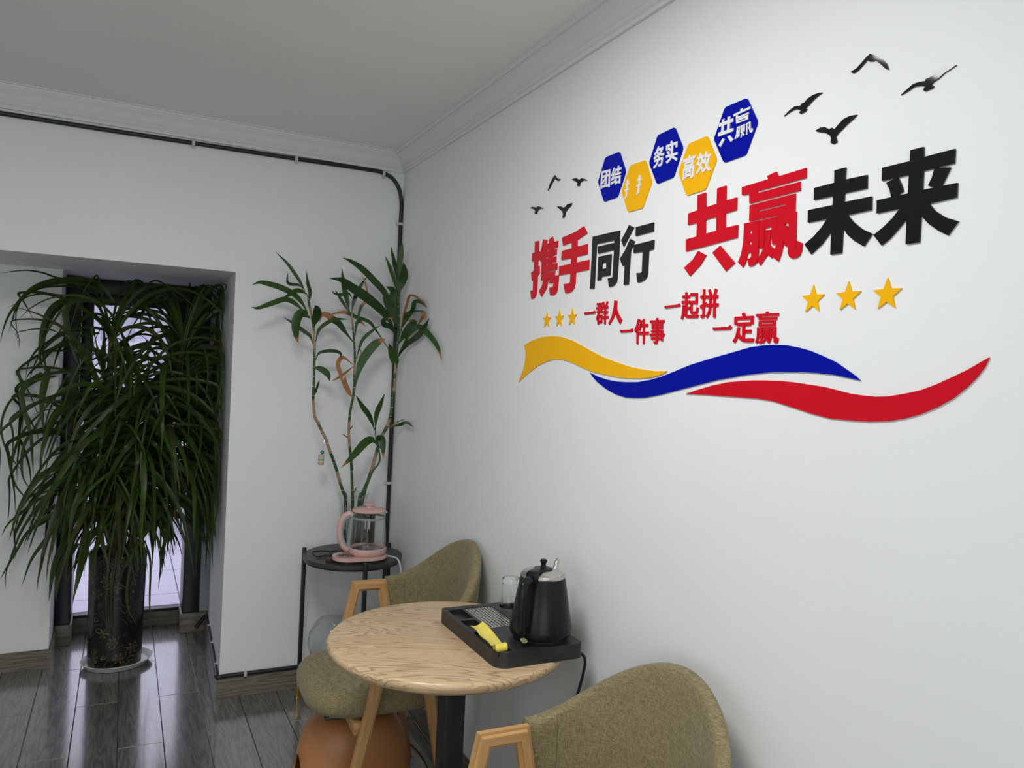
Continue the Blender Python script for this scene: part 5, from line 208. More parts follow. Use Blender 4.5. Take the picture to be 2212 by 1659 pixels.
def thin_glass(name, tint, ior=1.5):
    k = NT(name)
    tr = k.n('ShaderNodeBsdfTransparent'); tr.inputs[0].default_value = tint
    gl = k.n('ShaderNodeBsdfGlossy'); gl.inputs['Roughness'].default_value = .03
    fr = schlick(k)
    mx = k.n('ShaderNodeMixShader')
    k.l(fr, 0, mx, 0); k.l(tr, 0, mx, 1); k.l(gl, 0, mx, 2); k.l(mx, 0, k.out, 'Surface')
    return k.m
MAT['thin_glass'] = thin_glass('thin blown glass', (.955, .965, .96, 1))
MAT['strainer'] = mat('dark steel mesh', (.16, .15, .13, 1), .3, metal=1)
MAT['terracotta'] = mat('terracotta plastic', (.49, .205, .070, 1), .4, noise=.05, nscale=4)
MAT['grey_cord'] = mat('light grey cord', (.55, .56, .56, 1), .45)
MAT['beige_cord'] = mat('beige cord', (.33, .28, .17, 1), .5)
MAT['white_plastic'] = mat('white plastic', (.74, .75, .74, 1), .35)
MAT['yellow_foil'] = mat('yellow glossy sachet', (.85, .70, .10, 1), .25, noise=.10, nscale=40)
MAT['lever'] = mat('pale lever', (.50, .46, .24, 1), .35)
MAT['soil'] = mat('dark potting soil', (.03, .022, .015, 1), .95, noise=.4, nscale=60, bump=.6, bscale=80)
MAT['trunk'] = mat('brown ringed trunk', (.11, .075, .04, 1), .85, noise=.4, nscale=30, bump=.6, bscale=50)
MAT['panel'] = mat('dark control panel', (.30, .20, .19, 1), .3)

def fabric(name):
    k = NT(name); b = k.b
    tc = k.n('ShaderNodeTexCoord')
    def thread(sx, sz):
        mp = k.n('ShaderNodeMapping'); mp.inputs['Scale'].default_value = (sx, sx, sz)
        k.l(tc, 'Object', mp, 'Vector')
        n = k.n('ShaderNodeTexNoise', Scale=1.0, Detail=3.0, Roughness=.65); k.l(mp, 0, n, 'Vector'); return n
    a = thread(70, 700); c = thread(600, 60)
    mx = k.n('ShaderNodeMath', operation='ADD'); k.l(a, 'Fac', mx, 0); k.l(c, 'Fac', mx, 1)
    hf = k.n('ShaderNodeMath', operation='MULTIPLY'); hf.inputs[1].default_value = .5; k.l(mx, 0, hf, 0)
    rp = k.ramp([(.36, (.125, .096, .045, 1)), (.5, (.225, .182, .092, 1)), (.66, (.37, .318, .185, 1))]); k.l(hf, 0, rp, 'Fac')
    k.l(rp, 'Color', b, 'Base Color')
    bp = k.n('ShaderNodeBump', Strength=.35, Distance=.0015); k.l(hf, 0, bp, 'Height'); k.l(bp, 'Normal', b, 'Normal')
    b.inputs['Roughness'].default_value = .85; b.inputs['Sheen Weight'].default_value = .15
    b.inputs['Specular IOR Level'].default_value = .25
    return k.m
MAT['fabric'] = fabric('olive brown linen')

def leafmat(name, c0, c1, rough=.4, tip=None, tip_at=1.0):
    """colour runs along the leaf (attribute 'along') so dry tips are brown"""
    k = NT(name); b = k.b
    tc = k.n('ShaderNodeTexCoord'); nz = k.n('ShaderNodeTexNoise', Scale=25.0, Detail=3.0); k.l(tc, 'Object', nz, 'Vector')
    oi = k.n('ShaderNodeObjectInfo')
    ad = k.n('ShaderNodeMath', operation='MULTIPLY_ADD'); ad.inputs[1].default_value = .6; k.l(oi, 'Random', ad, 0)
    sb = k.n('ShaderNodeMath', operation='MULTIPLY_ADD'); sb.inputs[1].default_value = .5; sb.inputs[2].default_value = -.05; k.l(nz, 'Fac', sb, 0); k.l(sb, 0, ad, 2)
    rp = k.ramp([(.15, c0), (.85, c1)]); k.l(ad, 0, rp, 'Fac'); last = rp
    if tip:
        at = k.n('ShaderNodeAttribute'); at.attribute_name = 'along'
        r2 = k.ramp([(max(0, tip_at - .04), (0, 0, 0, 1)), (min(1, tip_at + .03), (1, 1, 1, 1))]); k.l(at, 'Fac', r2, 'Fac')
        mx = k.n('ShaderNodeMix', data_type='RGBA'); k.l(r2, 'Color', mx, 'Factor'); k.l(rp, 'Color', mx, 6); mx.inputs[7].default_value = tip
        k.t.links.new(mx.outputs[2], b.inputs['Base Color'])
    else:
        k.l(last, 'Color', b, 'Base Color')
    b.inputs['Roughness'].default_value = rough
    b.inputs['Specular IOR Level'].default_value = .26
    return k.m
DRY = (.36, .145, .055, 1)
MAT['bleaf'] = leafmat('bamboo leaf green', (.012, .036, .006, 1), (.036, .086, .014, 1), .35)
MAT['bdry'] = leafmat('dry bamboo leaf', (.30, .115, .045, 1), (.42, .19, .08, 1), .6)
MAT['dleaf'] = leafmat('dracaena leaf', (.014, .030, .005, 1), (.040, .082, .010, 1), .38, (.07, .045, .018, 1), .97)
MAT['dleaf2'] = leafmat('dracaena leaf olive', (.022, .028, .008, 1), (.052, .062, .016, 1), .42, (.13, .07, .03, 1), .93)
_tips = {}
def bamboo_mat(br):
    if br >= 1: return MAT['bdry']
    if br <= 0: return MAT['bleaf']
    if br not in _tips: _tips[br] = leafmat('bamboo leaf with dry tip', (.012, .045, .008, 1), (.03, .085, .016, 1), .35, DRY, 1 - br)
    return _tips[br]

def canemat():
    k = NT('bamboo cane'); b = k.b
    tc = k.n('ShaderNodeTexCoord'); sp = k.n('ShaderNodeSeparateXYZ'); k.l(tc, 'Object', sp, 0)
    n = k.n('ShaderNodeTexNoise', Scale=7.0, Detail=2.0); k.l(tc, 'Object', n, 'Vector')
    gz = k.n('ShaderNodeMapRange'); gz.inputs['From Min'].default_value = .40; gz.inputs['From Max'].default_value = .62; k.l(sp, 'Z', gz, 'Value')
    gp = k.n('ShaderNodeMath', operation='PINGPONG'); gp.inputs[1].default_value = .5; k.l(gz, 0, gp, 0)
    g2 = k.n('ShaderNodeMath', operation='MULTIPLY_ADD'); g2.inputs[1].default_value = .30; k.l(gp, 0, g2, 0)
    g3 = k.n('ShaderNodeMath', operation='SUBTRACT'); g3.inputs[1].default_value = .04; k.l(n, 'Fac', g3, 0); k.l(g3, 0, g2, 2)
    rp = k.ramp([(.50, (.020, .062, .012, 1)), (.54, (.33, .20, .11, 1))]); k.l(g2, 0, rp, 'Fac')
    md = k.n('ShaderNodeMath', operation='PINGPONG'); md.inputs[1].default_value = .021; k.l(sp, 'Z', md, 0)
    lt = k.n('ShaderNodeMath', operation='LESS_THAN'); lt.inputs[1].default_value = .0011; k.l(md, 0, lt, 0)
    mx = k.n('ShaderNodeMix', data_type='RGBA'); k.l(lt, 0, mx, 'Factor'); k.l(rp, 'Color', mx, 6); mx.inputs[7].default_value = (.40, .38, .24, 1)
    k.t.links.new(mx.outputs[2], b.inputs['Base Color']); b.inputs['Roughness'].default_value = .45
    return k.m
MAT['cane'] = canemat()
MAT['shoot'] = mat('green bamboo shoot', (.02, .075, .012, 1), .4)

def potmat():
    """black glaze with gold scrolls and blossoms printed on it"""
    k = NT('black glaze with gold flowers'); b = k.b
    tc = k.n('ShaderNodeTexCoord'); sp = k.n('ShaderNodeSeparateXYZ'); k.l(tc, 'Object', sp, 0)
    at = k.n('ShaderNodeMath', operation='ARCTAN2'); k.l(sp, 'Y', at, 0); k.l(sp, 'X', at, 1)
    cb = k.n('ShaderNodeCombineXYZ'); s1 = k.n('ShaderNodeMath', operation='MULTIPLY'); s1.inputs[1].default_value = .12; k.l(at, 0, s1, 0); k.l(s1, 0, cb, 'X'); k.l(sp, 'Z', cb, 'Y')
    vo = k.n('ShaderNodeTexVoronoi', Scale=13.0); k.l(cb, 0, vo, 'Vector')
    # petals: angle inside the cell from the cell centre
    df = k.n('ShaderNodeVectorMath', operation='SUBTRACT'); sc = k.n('ShaderNodeVectorMath', operation='SCALE'); sc.inputs['Scale'].default_value = 13.0
    k.l(cb, 0, sc, 0); k.l(sc, 0, df, 0)
    ps = k.n('ShaderNodeVectorMath', operation='SCALE'); ps.inputs['Scale'].default_value = 13.0; k.l(vo, 'Position', ps, 0); k.l(ps, 0, df, 1)
    s2 = k.n('ShaderNodeSeparateXYZ'); k.l(df, 0, s2, 0)
    an = k.n('ShaderNodeMath', operation='ARCTAN2'); k.l(s2, 'Y', an, 0); k.l(s2, 'X', an, 1)
    m7 = k.n('ShaderNodeMath', operation='MULTIPLY'); m7.inputs[1].default_value = 6; k.l(an, 0, m7, 0)
    cs = k.n('ShaderNodeMath', operation='COSINE'); k.l(m7, 0, cs, 0)
    rr = k.n('ShaderNodeMath', operation='MULTIPLY_ADD'); rr.inputs[1].default_value = .12; rr.inputs[2].default_value = .26; k.l(cs, 0, rr, 0)
    d1 = k.n('ShaderNodeMath', operation='SUBTRACT'); k.l(vo, 'Distance', d1, 0); k.l(rr, 0, d1, 1)
    ab = k.n('ShaderNodeMath', operation='ABSOLUTE'); k.l(d1, 0, ab, 0)
    f1 = k.n('ShaderNodeMath', operation='LESS_THAN'); f1.inputs[1].default_value = .035; k.l(ab, 0, f1, 0)
    # scrolls: contour lines of a soft noise
    ns = k.n('ShaderNodeTexNoise', Scale=15.0, Detail=0.0); k.l(cb, 0, ns, 'Vector')
    pp = k.n('ShaderNodeMath', operation='PINGPONG'); pp.inputs[1].default_value = .075; k.l(ns, 'Fac', pp, 0)
    f2 = k.n('ShaderNodeMath', operation='LESS_THAN'); f2.inputs[1].default_value = .006; k.l(pp, 0, f2, 0)
    n3 = k.n('ShaderNodeTexNoise', Scale=9.0, Detail=1.0); k.l(cb, 0, n3, 'Vector')
    g3 = k.n('ShaderNodeMath', operation='GREATER_THAN'); g3.inputs[1].default_value = .48; k.l(n3, 'Fac', g3, 0)
    f3 = k.n('ShaderNodeMath', operation='MULTIPLY'); k.l(f2, 0, f3, 0); k.l(g3, 0, f3, 1)
    mxm = k.n('ShaderNodeMath', operation='MAXIMUM'); k.l(f1, 0, mxm, 0); k.l(f3, 0, mxm, 1)
    n4 = k.n('ShaderNodeTexNoise', Scale=30.0); k.l(cb, 0, n4, 'Vector')
    wv = k.n('ShaderNodeMath', operation='MULTIPLY'); k.l(mxm, 0, wv, 0); k.l(n4, 'Fac', wv, 1)
    mx = k.n('ShaderNodeMix', data_type='RGBA'); k.l(wv, 0, mx, 'Factor'); mx.inputs[6].default_value = (.009, .009, .010, 1); mx.inputs[7].default_value = (.26, .205, .075, 1)
    k.t.links.new(mx.outputs[2], b.inputs['Base Color']); b.inputs['Roughness'].default_value = .2
    return k.m
MAT['pot'] = potmat()
def ash():
    k = NT('pale ash veneer with cathedral grain'); b = k.b
    tc = k.n('ShaderNodeTexCoord')
    mr = k.n('ShaderNodeMapping'); mr.inputs['Rotation'].default_value = (0, 0, math.radians(24)); k.l(tc, 'Object', mr, 'Vector')
    mp = k.n('ShaderNodeMapping'); mp.inputs['Scale'].default_value = (1.0, 6.0, 6.0); k.l(mr, 0, mp, 'Vector')
    n1 = k.n('ShaderNodeTexNoise', Scale=1.9, Detail=2.5, Roughness=.42); k.l(mp, 0, n1, 'Vector')
    sp = k.n('ShaderNodeSeparateXYZ'); k.l(mp, 0, sp, 0)
    m1 = k.n('ShaderNodeMath', operation='MULTIPLY_ADD'); m1.inputs[1].default_value = 26.0; k.l(n1, 'Fac', m1, 0)
    m0 = k.n('ShaderNodeMath', operation='MULTIPLY'); m0.inputs[1].default_value = 6.0; k.l(sp, 'Y', m0, 0); k.l(m0, 0, m1, 2)
    fr = k.n('ShaderNodeMath', operation='FRACT'); k.l(m1, 0, fr, 0)
    rp = k.ramp([(0, (.34, .215, .125, 1)), (.16, (.50, .345, .205, 1)), (.38, (.625, .45, .265, 1)), (.85, (.655, .475, .285, 1)), (1, (.42, .28, .165, 1))]); k.l(fr, 0, rp, 'Fac')
    mq = k.n('ShaderNodeMapping'); mq.inputs['Scale'].default_value = (8, 220, 220); k.l(mr, 0, mq, 'Vector')
    n2 = k.n('ShaderNodeTexNoise', Scale=1.0, Detail=2.0); k.l(mq, 0, n2, 'Vector')
    r2 = k.ramp([(.35, (.80, .78, .75, 1)), (.6, (1, 1, 1, 1))]); k.l(n2, 'Fac', r2, 'Fac')
    mx = k.n('ShaderNodeMix', data_type='RGBA', blend_type='MULTIPLY'); mx.inputs['Factor'].default_value = .8; k.l(rp, 'Color', mx, 6); k.l(r2, 'Color', mx, 7)
    n3 = k.n('ShaderNodeTexNoise', Scale=.8, Detail=1.0); k.l(mp, 0, n3, 'Vector')
    r3 = k.ramp([(.42, (0, 0, 0, 1)), (.58, (1, 1, 1, 1))]); k.l(n3, 'Fac', r3, 'Fac')
    m3 = k.n('ShaderNodeMix', data_type='RGBA'); k.l(r3, 'Color', m3, 'Factor'); m3.inputs[6].default_value = (.61, .435, .255, 1)
    k.t.links.new(mx.outputs[2], m3.inputs[7])
    k.t.links.new(m3.outputs[2], b.inputs['Base Color'])
    b.inputs['Roughness'].default_value = .3
    return k.m
MAT['table'] = ash()

# ------------------------------------------------------------------ mesh helpers
def finish(bm, name, m, parent=None, loc=(0, 0, 0), smooth=35):
    me = bpy.data.meshes.new(name)
    bmesh.ops.recalc_face_normals(bm, faces=bm.faces)
    bm.to_mesh(me); bm.free()
    if smooth:
        for p in me.polygons: p.use_smooth = True
        me.set_sharp_from_angle(angle=math.radians(smooth))
    me.materials.append(MAT[m] if isinstance(m, str) else m)
    o = bpy.data.objects.new(name, me); COL.objects.link(o)
    if parent is not None: o.parent = parent
    o.location = loc
    return o

def tag(o, label, cat, group=None):
    o['label'] = label; o['category'] = cat
    if group: o['group'] = group
    return o
def struct(o):
    o['kind'] = 'structure'; return o
def thing(name, label, cat, loc=(0, 0, 0), rz=0, group=None):
    o = bpy.data.objects.new(name, None); COL.objects.link(o)
    o.empty_display_size = .05; o.location = loc; o.rotation_euler = (0, 0, rz)
    return tag(o, label, cat, group)

def box(bm, x0, x1, y0, y1, z0, z1, bev=0, seg=2):
    r = bmesh.ops.create_cube(bm, size=1)
    vs_ = r['verts']
    for v in vs_:
        v.co = Vector(((x0 + x1) / 2 + v.co.x * (x1 - x0), (y0 + y1) / 2 + v.co.y * (y1 - y0), (z0 + z1) / 2 + v.co.z * (z1 - z0)))
    if bev:
        es = list({e for v in vs_ for e in v.link_edges})
        bmesh.ops.bevel(bm, geom=es, offset=bev, segments=seg, affect='EDGES', profile=.5)
    return bm
def boxo(name, b, m, parent=None, bev=0, loc=(0, 0, 0), smooth=35):
    bm = bmesh.new(); box(bm, *b, bev=bev); return finish(bm, name, m, parent, loc, smooth)

def lathe(bm, prof, n=48, c=(0, 0), closed=False, sx=1, sy=1):
    rings = []
    for r_, z in prof:
        if r_ < 1e-6: rings.append([bm.verts.new((c[0], c[1], z))])
        else: rings.append([bm.verts.new((c[0] + sx * r_ * math.cos(2 * PI * i / n), c[1] + sy * r_ * math.sin(2 * PI * i / n), z)) for i in range(n)])
    prs = list(zip(rings, rings[1:])) + ([(rings[-1], rings[0])] if closed else [])
    for a, b in prs:
        for i in range(n):
            j = (i + 1) % n
            if len(a) == 1 and len(b) == 1: continue
            if len(a) == 1: bm.faces.new((a[0], b[i], b[j]))
            elif len(b) == 1: bm.faces.new((a[i], a[j], b[0]))
            else: bm.faces.new((a[i], a[j], b[j], b[i]))
    return bm

def smooth_path(pts, n=6):
    """Catmull-Rom through the points"""
    P = [Vector(p) for p in pts]
    if len(P) < 3: return P
    Q = [P[0] * 2 - P[1]] + P + [P[-1] * 2 - P[-2]]
    out = []
    for i in range(1, len(Q) - 2):
        a, b, c, d = Q[i - 1:i + 3]
        for k in range(n):
            t = k / n
            out.append(.5 * ((2 * b) + (c - a) * t + (2 * a - 5 * b + 4 * c - d) * t * t + (3 * b - a - 3 * c + d) * t ** 3))
    out.append(P[-1]); return out

def tube(bm, pts, r, n=10, r1=None, caps=True, flat=1.0):
    P = [Vector(p) for p in pts]; rings = []
    nrm = None
    for i, p in enumerate(P):
        t = (P[min(i + 1, len(P) - 1)] - P[max(i - 1, 0)]).normalized()
        if nrm is None:
            nrm = t.orthogonal().normalized()
        else:
            nrm = (nrm - t * nrm.dot(t)).normalized()
        bn = t.cross(nrm)
        rr = r if r1 is None else r + (r1 - r) * i / (len(P) - 1)
        if callable(r): rr = r(i / (len(P) - 1))
        rings.append([bm.verts.new(p + nrm * rr * math.cos(2 * PI * k / n) + bn * rr * flat * math.sin(2 * PI * k / n)) for k in range(n)])
    for a, b in zip(rings, rings[1:]):
        for k in range(n): bm.faces.new((a[k], a[(k + 1) % n], b[(k + 1) % n], b[k]))
    if caps:
        bm.faces.new(list(reversed(rings[0]))); bm.faces.new(rings[-1])
    return bm
def tubeo(name, pts, r, m, parent=None, n=10, r1=None, sm=6, flat=1.0):
    bm = bmesh.new(); tube(bm, smooth_path(pts, sm) if sm else pts, r, n, r1, flat=flat); return finish(bm, name, m, parent, smooth=50)

def _in(poly, px, py):
    x = poly[:, 0]; y = poly[:, 1]; x2 = np.roll(x, -1); y2 = np.roll(y, -1)
    r_ = np.zeros(px.shape, bool)
    for a, b, c, d in zip(x, y, x2, y2):
        if b == d: continue
        r_ ^= ((b > py) != (d > py)) & (px < (c - a) * (py - b) / (d - b) + a)
    return r_
def plate(bm, shapes, h0, h1, conv):
    """union of shapes ([outer, hole, hole..] in 2-D) as a slab between h0 and h1; conv(u, v, h) gives the 3-D point"""
    V = []; E = []
    for s in shapes:
        for loop in s:
            k = len(V); V += [Vector(p) for p in loop]
            E += [(k + i, k + (i + 1) % len(loop)) for i in range(len(loop))]
    vs_, es_, fs_, *_ = delaunay_2d_cdt(V, E, [], 0, 1e-6)
    vv = np.array([(v.x, v.y) for v in vs_]); F = np.array([tuple(f) for f in fs_])
    cen = vv[F].mean(1); keep = np.zeros(len(F), bool)
    for s in shapes:
        k = _in(np.array(s[0]), cen[:, 0], cen[:, 1])
        for h in s[1:]: k &= ~_in(np.array(h), cen[:, 0], cen[:, 1])
        keep |= k
    F = F[keep]; top = {}; bot = {}; cnt = {}
    for f in F:
        for a in f:
            a = int(a)
            if a not in top: top[a] = bm.verts.new(conv(vv[a][0], vv[a][1], h1)); bot[a] = bm.verts.new(conv(vv[a][0], vv[a][1], h0))
        for a, b in ((f[0], f[1]), (f[1], f[2]), (f[2], f[0])): cnt[(int(a), int(b))] = 1
    for f in F:
        a, b, c = (int(q) for q in f)
        try:
            bm.faces.new((top[a], top[b], top[c])); bm.faces.new((bot[c], bot[b], bot[a]))
        except ValueError: pass
    for (a, b) in cnt:
        if (b, a) not in cnt:
            try: bm.faces.new((top[a], bot[a], bot[b], top[b]))
            except ValueError: pass
    return bm
def plateo(name, shapes, h0, h1, conv, m, parent=None, loc=(0, 0, 0), dissolve=True):
    bm = bmesh.new(); plate(bm, shapes, h0, h1, conv)
    if dissolve: bmesh.ops.dissolve_limit(bm, angle_limit=.002, verts=bm.verts, edges=bm.edges)
    if loc != (0, 0, 0): bmesh.ops.translate(bm, verts=bm.verts, vec=-Vector(loc))
    return finish(bm, name, m, parent, loc, smooth=0)
on_wall = lambda y, z, h: (-h, y, z)
on_top = lambda x, y, h: (x, y, h)
def rrect(x0, x1, y0, y1, rs, n=6):
    """rounded rectangle, rs = radii at (x1,y1),(x0,y1),(x0,y0),(x1,y0)"""
    out = []
    for (cx, cy, a), r_ in zip(((x1, y1, 0), (x0, y1, 90), (x0, y0, 180), (x1, y0, 270)), rs):
        sx = -1 if cx == x1 else 1; sy = -1 if cy == y1 else 1
        for k in range(n + 1):
            t = math.radians(a + 90 * k / n)
            out.append((cx + sx * r_ + r_ * math.cos(t), cy + sy * r_ + r_ * math.sin(t)))
    return out
def circle(cx, cy, r_, n=32): return [(cx + r_ * math.cos(2 * PI * k / n), cy + r_ * math.sin(2 * PI * k / n)) for k in range(n)]

def blade(bm, pts, width, prof, fold=.18, up=None, layer=None, thick=.0006):
    """leaf: strip along pts, width shaped by prof(s), shallow V fold, real thickness"""
    P = smooth_path(pts, 4); n = len(P); rows = []
    prev = None
    for i, p in enumerate(P):
        s = i / (n - 1)
        t = (P[min(i + 1, n - 1)] - P[max(i - 1, 0)]).normalized()
        ref = up(s) if up else Vector((0, -1, 0.3))
        side = t.cross(ref)
        if side.length < 1e-4: side = prev if prev else t.orthogonal()
        side.normalize()
        if prev and side.dot(prev) < 0: side = -side
        prev = side
        nn = side.cross(t).normalized()
        w = width * .5 * prof(s)
        rows.append((p - side * w + nn * w * fold, p, p + side * w + nn * w * fold, nn, s))
    top = [[bm.verts.new(a[j] + a[3] * thick) for j in range(3)] for a in rows]
    bot = [[bm.verts.new(a[j] - a[3] * thick) for j in range(3)] for a in rows]
    if layer is not None:
        for a, b, r_ in zip(top, bot, rows):
            for v in a + b: v[layer] = r_[4]
    for i in range(n - 1):
        for j in range(2):
            bm.faces.new((top[i][j], top[i][j + 1], top[i + 1][j + 1], top[i + 1][j]))
            bm.faces.new((bot[i + 1][j], bot[i + 1][j + 1], bot[i][j + 1], bot[i][j]))
        for j in (0, 2):
            bm.faces.new((top[i][j], top[i + 1][j], bot[i + 1][j], bot[i][j]))
    for rw_ in (0, n - 1):
        for j in range(2): bm.faces.new((top[rw_][j], top[rw_][j + 1], bot[rw_][j + 1], bot[rw_][j]))
    return bm

# ------------------------------------------------------------------ the room
XL, YB, HC = -3.6, -6.2, 2.50        # left wall, rear wall, ceiling height
SOF = 1.875                          # soffit of the recess
floor = bpy.data.objects.new('floor', None); COL.objects.link(floor); struct(floor)
boxo('subfloor', (XL, 0.0, YB, 1.25, -.05, -.0105), 'subfloor', floor)
PW, PL = .16, .886
_pl = {}
def plank_mesh(w, l):
    key = (round(w, 3), round(l, 3))
    if key not in _pl:
        bm = bmesh.new(); g = .0009; c = .0016
        lo = [bm.verts.new((x, y, -.01)) for x, y in ((g, g), (w - g, g), (w - g, l - g), (g, l - g))]
        mi = [bm.verts.new((v.co.x, v.co.y, -c)) for v in lo]
        hi = [bm.verts.new((x, y, 0)) for x, y in ((g + c, g + c), (w - g - c, g + c), (w - g - c, l - g - c), (g + c, l - g - c))]
        for i in range(4):
            j = (i + 1) % 4
            bm.faces.new((lo[i], lo[j], mi[j], mi[i])); bm.faces.new((mi[i], mi[j], hi[j], hi[i]))
        bm.faces.new(hi); bm.faces.new(list(reversed(lo)))
        bmesh.ops.recalc_face_normals(bm, faces=bm.faces)
        me = bpy.data.meshes.new('plank'); bm.to_mesh(me); bm.free(); me.materials.append(MAT['floor']); _pl[key] = me
    return _pl[key]
k0 = math.floor((XL + .98) / PW)
for k in range(k0, 7):
    x0 = -.98 + k * PW; x1 = x0 + PW
    a, b = max(x0, XL), min(x1, 0.0)
    if b - a < .005: continue
    yend = 1.20 if (b < -.60 and a > -2.6) else 0.0
    off = .098 if k % 2 == 0 else -.345
    j = math.floor((YB - off) / PL)
    while off + j * PL < yend:
        c, d = max(off + j * PL, YB), min(off + (j + 1) * PL, yend); j += 1
        if d - c < .01: continue
        o = bpy.data.objects.new('plank', plank_mesh(b - a, d - c)); COL.objects.link(o)
        o.location = (a, c, 0); o.parent = floor

def prism(bm, poly, z0, z1):
    a = [bm.verts.new((x, y, z0)) for x, y in poly]; b = [bm.verts.new((x, y, z1)) for x, y in poly]
    bm.faces.new(list(reversed(a))); bm.faces.new(b)
    for i in range(len(poly)):
        j = (i + 1) % len(poly); bm.faces.new((a[i], a[j], b[j], b[i]))
bm = bmesh.new()
prism(bm, [(-.745, 0), (.12, 0), (.12, 1.25), (-.70, 1.25)], -.05, HC)
prism(bm, [(-2.45, 0), (-.745, 0), (-.70, 1.25), (-2.45, 1.25)], SOF, HC)
prism(bm, [(XL, 0), (-2.45, 0), (-2.45, 1.25), (XL, 1.25)], -.05, HC)
struct(finish(bm, 'wall_back', 'wall', smooth=0))
struct(boxo('wall_pier', (-2.45, -1.44, .62, 1.25, -.05, SOF), 'wall'))
struct(boxo('wall_right', (0, .12, YB, 0, -.05, HC), 'wall'))
struct(boxo('wall_left', (XL - .12, XL, YB, 1.25, -.05, HC), 'wall'))
struct(boxo('wall_rear', (XL - .12, .12, YB - .12, YB, -.05, HC), 'wall'))
struct(boxo('ceiling', (XL - .12, .12, YB - .12, 1.25, HC, HC + .1), 'ceiling'))

# plaster cornice: profile as (distance from wall, height)
PROF = [(0, 2.418), (.010, 2.418), (.013, 2.424), (.010, 2.430), (.016, 2.433), (.020, 2.439), (.017, 2.444), (.024, 2.449), (.030, 2.458), (.038, 2.468), (.048, 2.477), (.058, 2.483), (.060, 2.489), (.067, 2.487), (.072, 2.491), (.074, 2.496), (.085, 2.497), (.086, 2.501), (0, 2.501)]
def cornice(name, p0, p1, inw, m0, m1):
    """runs p0 -> p1, inw = into the room, m0/m1 mitre factor at the ends"""
    bm = bmesh.new(); d = (Vector(p1) - Vector(p0)).normalized(); A = []; B = []
    for q, z in PROF:
        A.append(bm.verts.new(Vector(p0) + Vector(inw) * q + d * q * m0 + Vector((0, 0, z))))
        B.append(bm.verts.new(Vector(p1) + Vector(inw) * q - d * q * m1 + Vector((0, 0, z))))
    n = len(PROF)
    for i in range(n): bm.faces.new((A[i], A[(i + 1) % n], B[(i + 1) % n], B[i]))
    bm.faces.new(A); bm.faces.new(list(reversed(B)))
    struct(finish(bm, name, 'cornice', smooth=40))
cornice('trim_1', (XL, 0, 0), (0, 0, 0), (0, -1, 0), 1, 1)
cornice('trim_2', (0, 0, 0), (0, YB, 0), (-1, 0, 0), 1, 1)
cornice('trim_3', (0, YB, 0), (XL, YB, 0), (0, 1, 0), 1, 1)
cornice('trim_4', (XL, YB, 0), (XL, 0, 0), (1, 0, 0), 1, 1)

# skirting boards
BH = .086; BT = .013
def skirt(name, poly, m, h=BH):
    bm = bmesh.new(); prism(bm, poly, 0, h)
    es = [e for e in bm.edges if all(v.co.z > h - 1e-4 for v in e.verts)]
    bmesh.ops.bevel(bm, geom=es, offset=.004, segments=2, affect='EDGES')
    return struct(finish(bm, name, m, smooth=30))
skirt('baseboard_back', [(-.757, -BT), (-BT, -BT), (0, 0), (-.745, 0)], 'base')
skirt('baseboard_right', [(-BT, -BT), (-BT, YB), (0, YB), (0, 0)], 'base_y')
skirt('baseboard_recess_right', [(-.757, -BT), (-.745, 0), (-.713, .92), (-.726, .92)], 'base_y')
skirt('baseboard_pier', [(-2.45, .62 - BT), (-1.427, .62 - BT), (-1.44, .62), (-2.45, .62)], 'base')
skirt('baseboard_recess_left', [(-1.427, .62 - BT), (-1.427, .90), (-1.44, .90), (-1.44, .62)], 'base_y')
skirt('baseboard_left', [(XL, 0), (XL + BT, 0), (XL + BT, YB), (XL, YB)], 'base_y')

# recess window: black posts on timber blocks, fixed lower pane, hinged upper sash
win = bpy.data.objects.new('window_1', None); COL.objects.link(win); struct(win); win.location = (-1.1, 1.0, 0)
def wpart(name, b, m, bev=.003, parent=None):
    x0, x1, y0, y1, z0, z1 = b
    p = parent or win
    off = Vector((-1.1, 1.0, 0))
    return boxo(name, (x0 - off.x, x1 - off.x, y0 - off.y, y1 - off.y, z0, z1), m, p, bev)
wpart('base_block', (-1.437, -1.362, .895, 1.10, 0, .105), 'base')
wpart('base_block', (-.85, -.716, .905, 1.10, 0, .105), 'base')
wpart('post', (-1.4385, -1.368, .905, 1.12, .105, SOF), 'frame')
wpart('post', (-.842, -.757, .915, 1.12, .105, SOF), 'frame')
wpart('filler_strip', (-.757, -.709, .93, 1.12, .105, SOF), 'filler')
wpart('sill_board', (-1.362, -.85, 1.075, 1.10, 0, .082), 'base')
wpart('bottom_rail', (-1.368, -.842, 1.065, 1.13, .082, .098), 'frame')
wpart('header', (-1.368, -.842, .99, 1.13, 1.80, SOF), 'frame')
wpart('transom', (-1.368, -.842, 1.05, 1.13, 1.13, 1.255), 'frame')
wpart('pane', (-1.368, -.842, 1.098, 1.102, .098, 1.13), 'pane', 0)
sash = bpy.data.objects.new('sash', None); COL.objects.link(sash); sash.parent = win
wpart('stile', (-1.368, -1.318, 1.04, 1.10, 1.255, 1.80), 'frame', .003, sash)
wpart('stile', (-.955, -.842, 1.04, 1.10, 1.255, 1.80), 'frame', .003, sash)
wpart('rail', (-1.318, -.955, 1.04, 1.10, 1.748, 1.80), 'frame', .003, sash)
wpart('rail', (-1.318, -.955, 1.04, 1.10, 1.255, 1.30), 'frame', .003, sash)
wpart('pane', (-1.318, -.955, 1.068, 1.072, 1.30, 1.748), 'pane', 0, sash)
hd = wpart('handle', (-.900, -.880, 1.005, 1.04, 1.47, 1.60), 'grey_plastic', .004, sash)

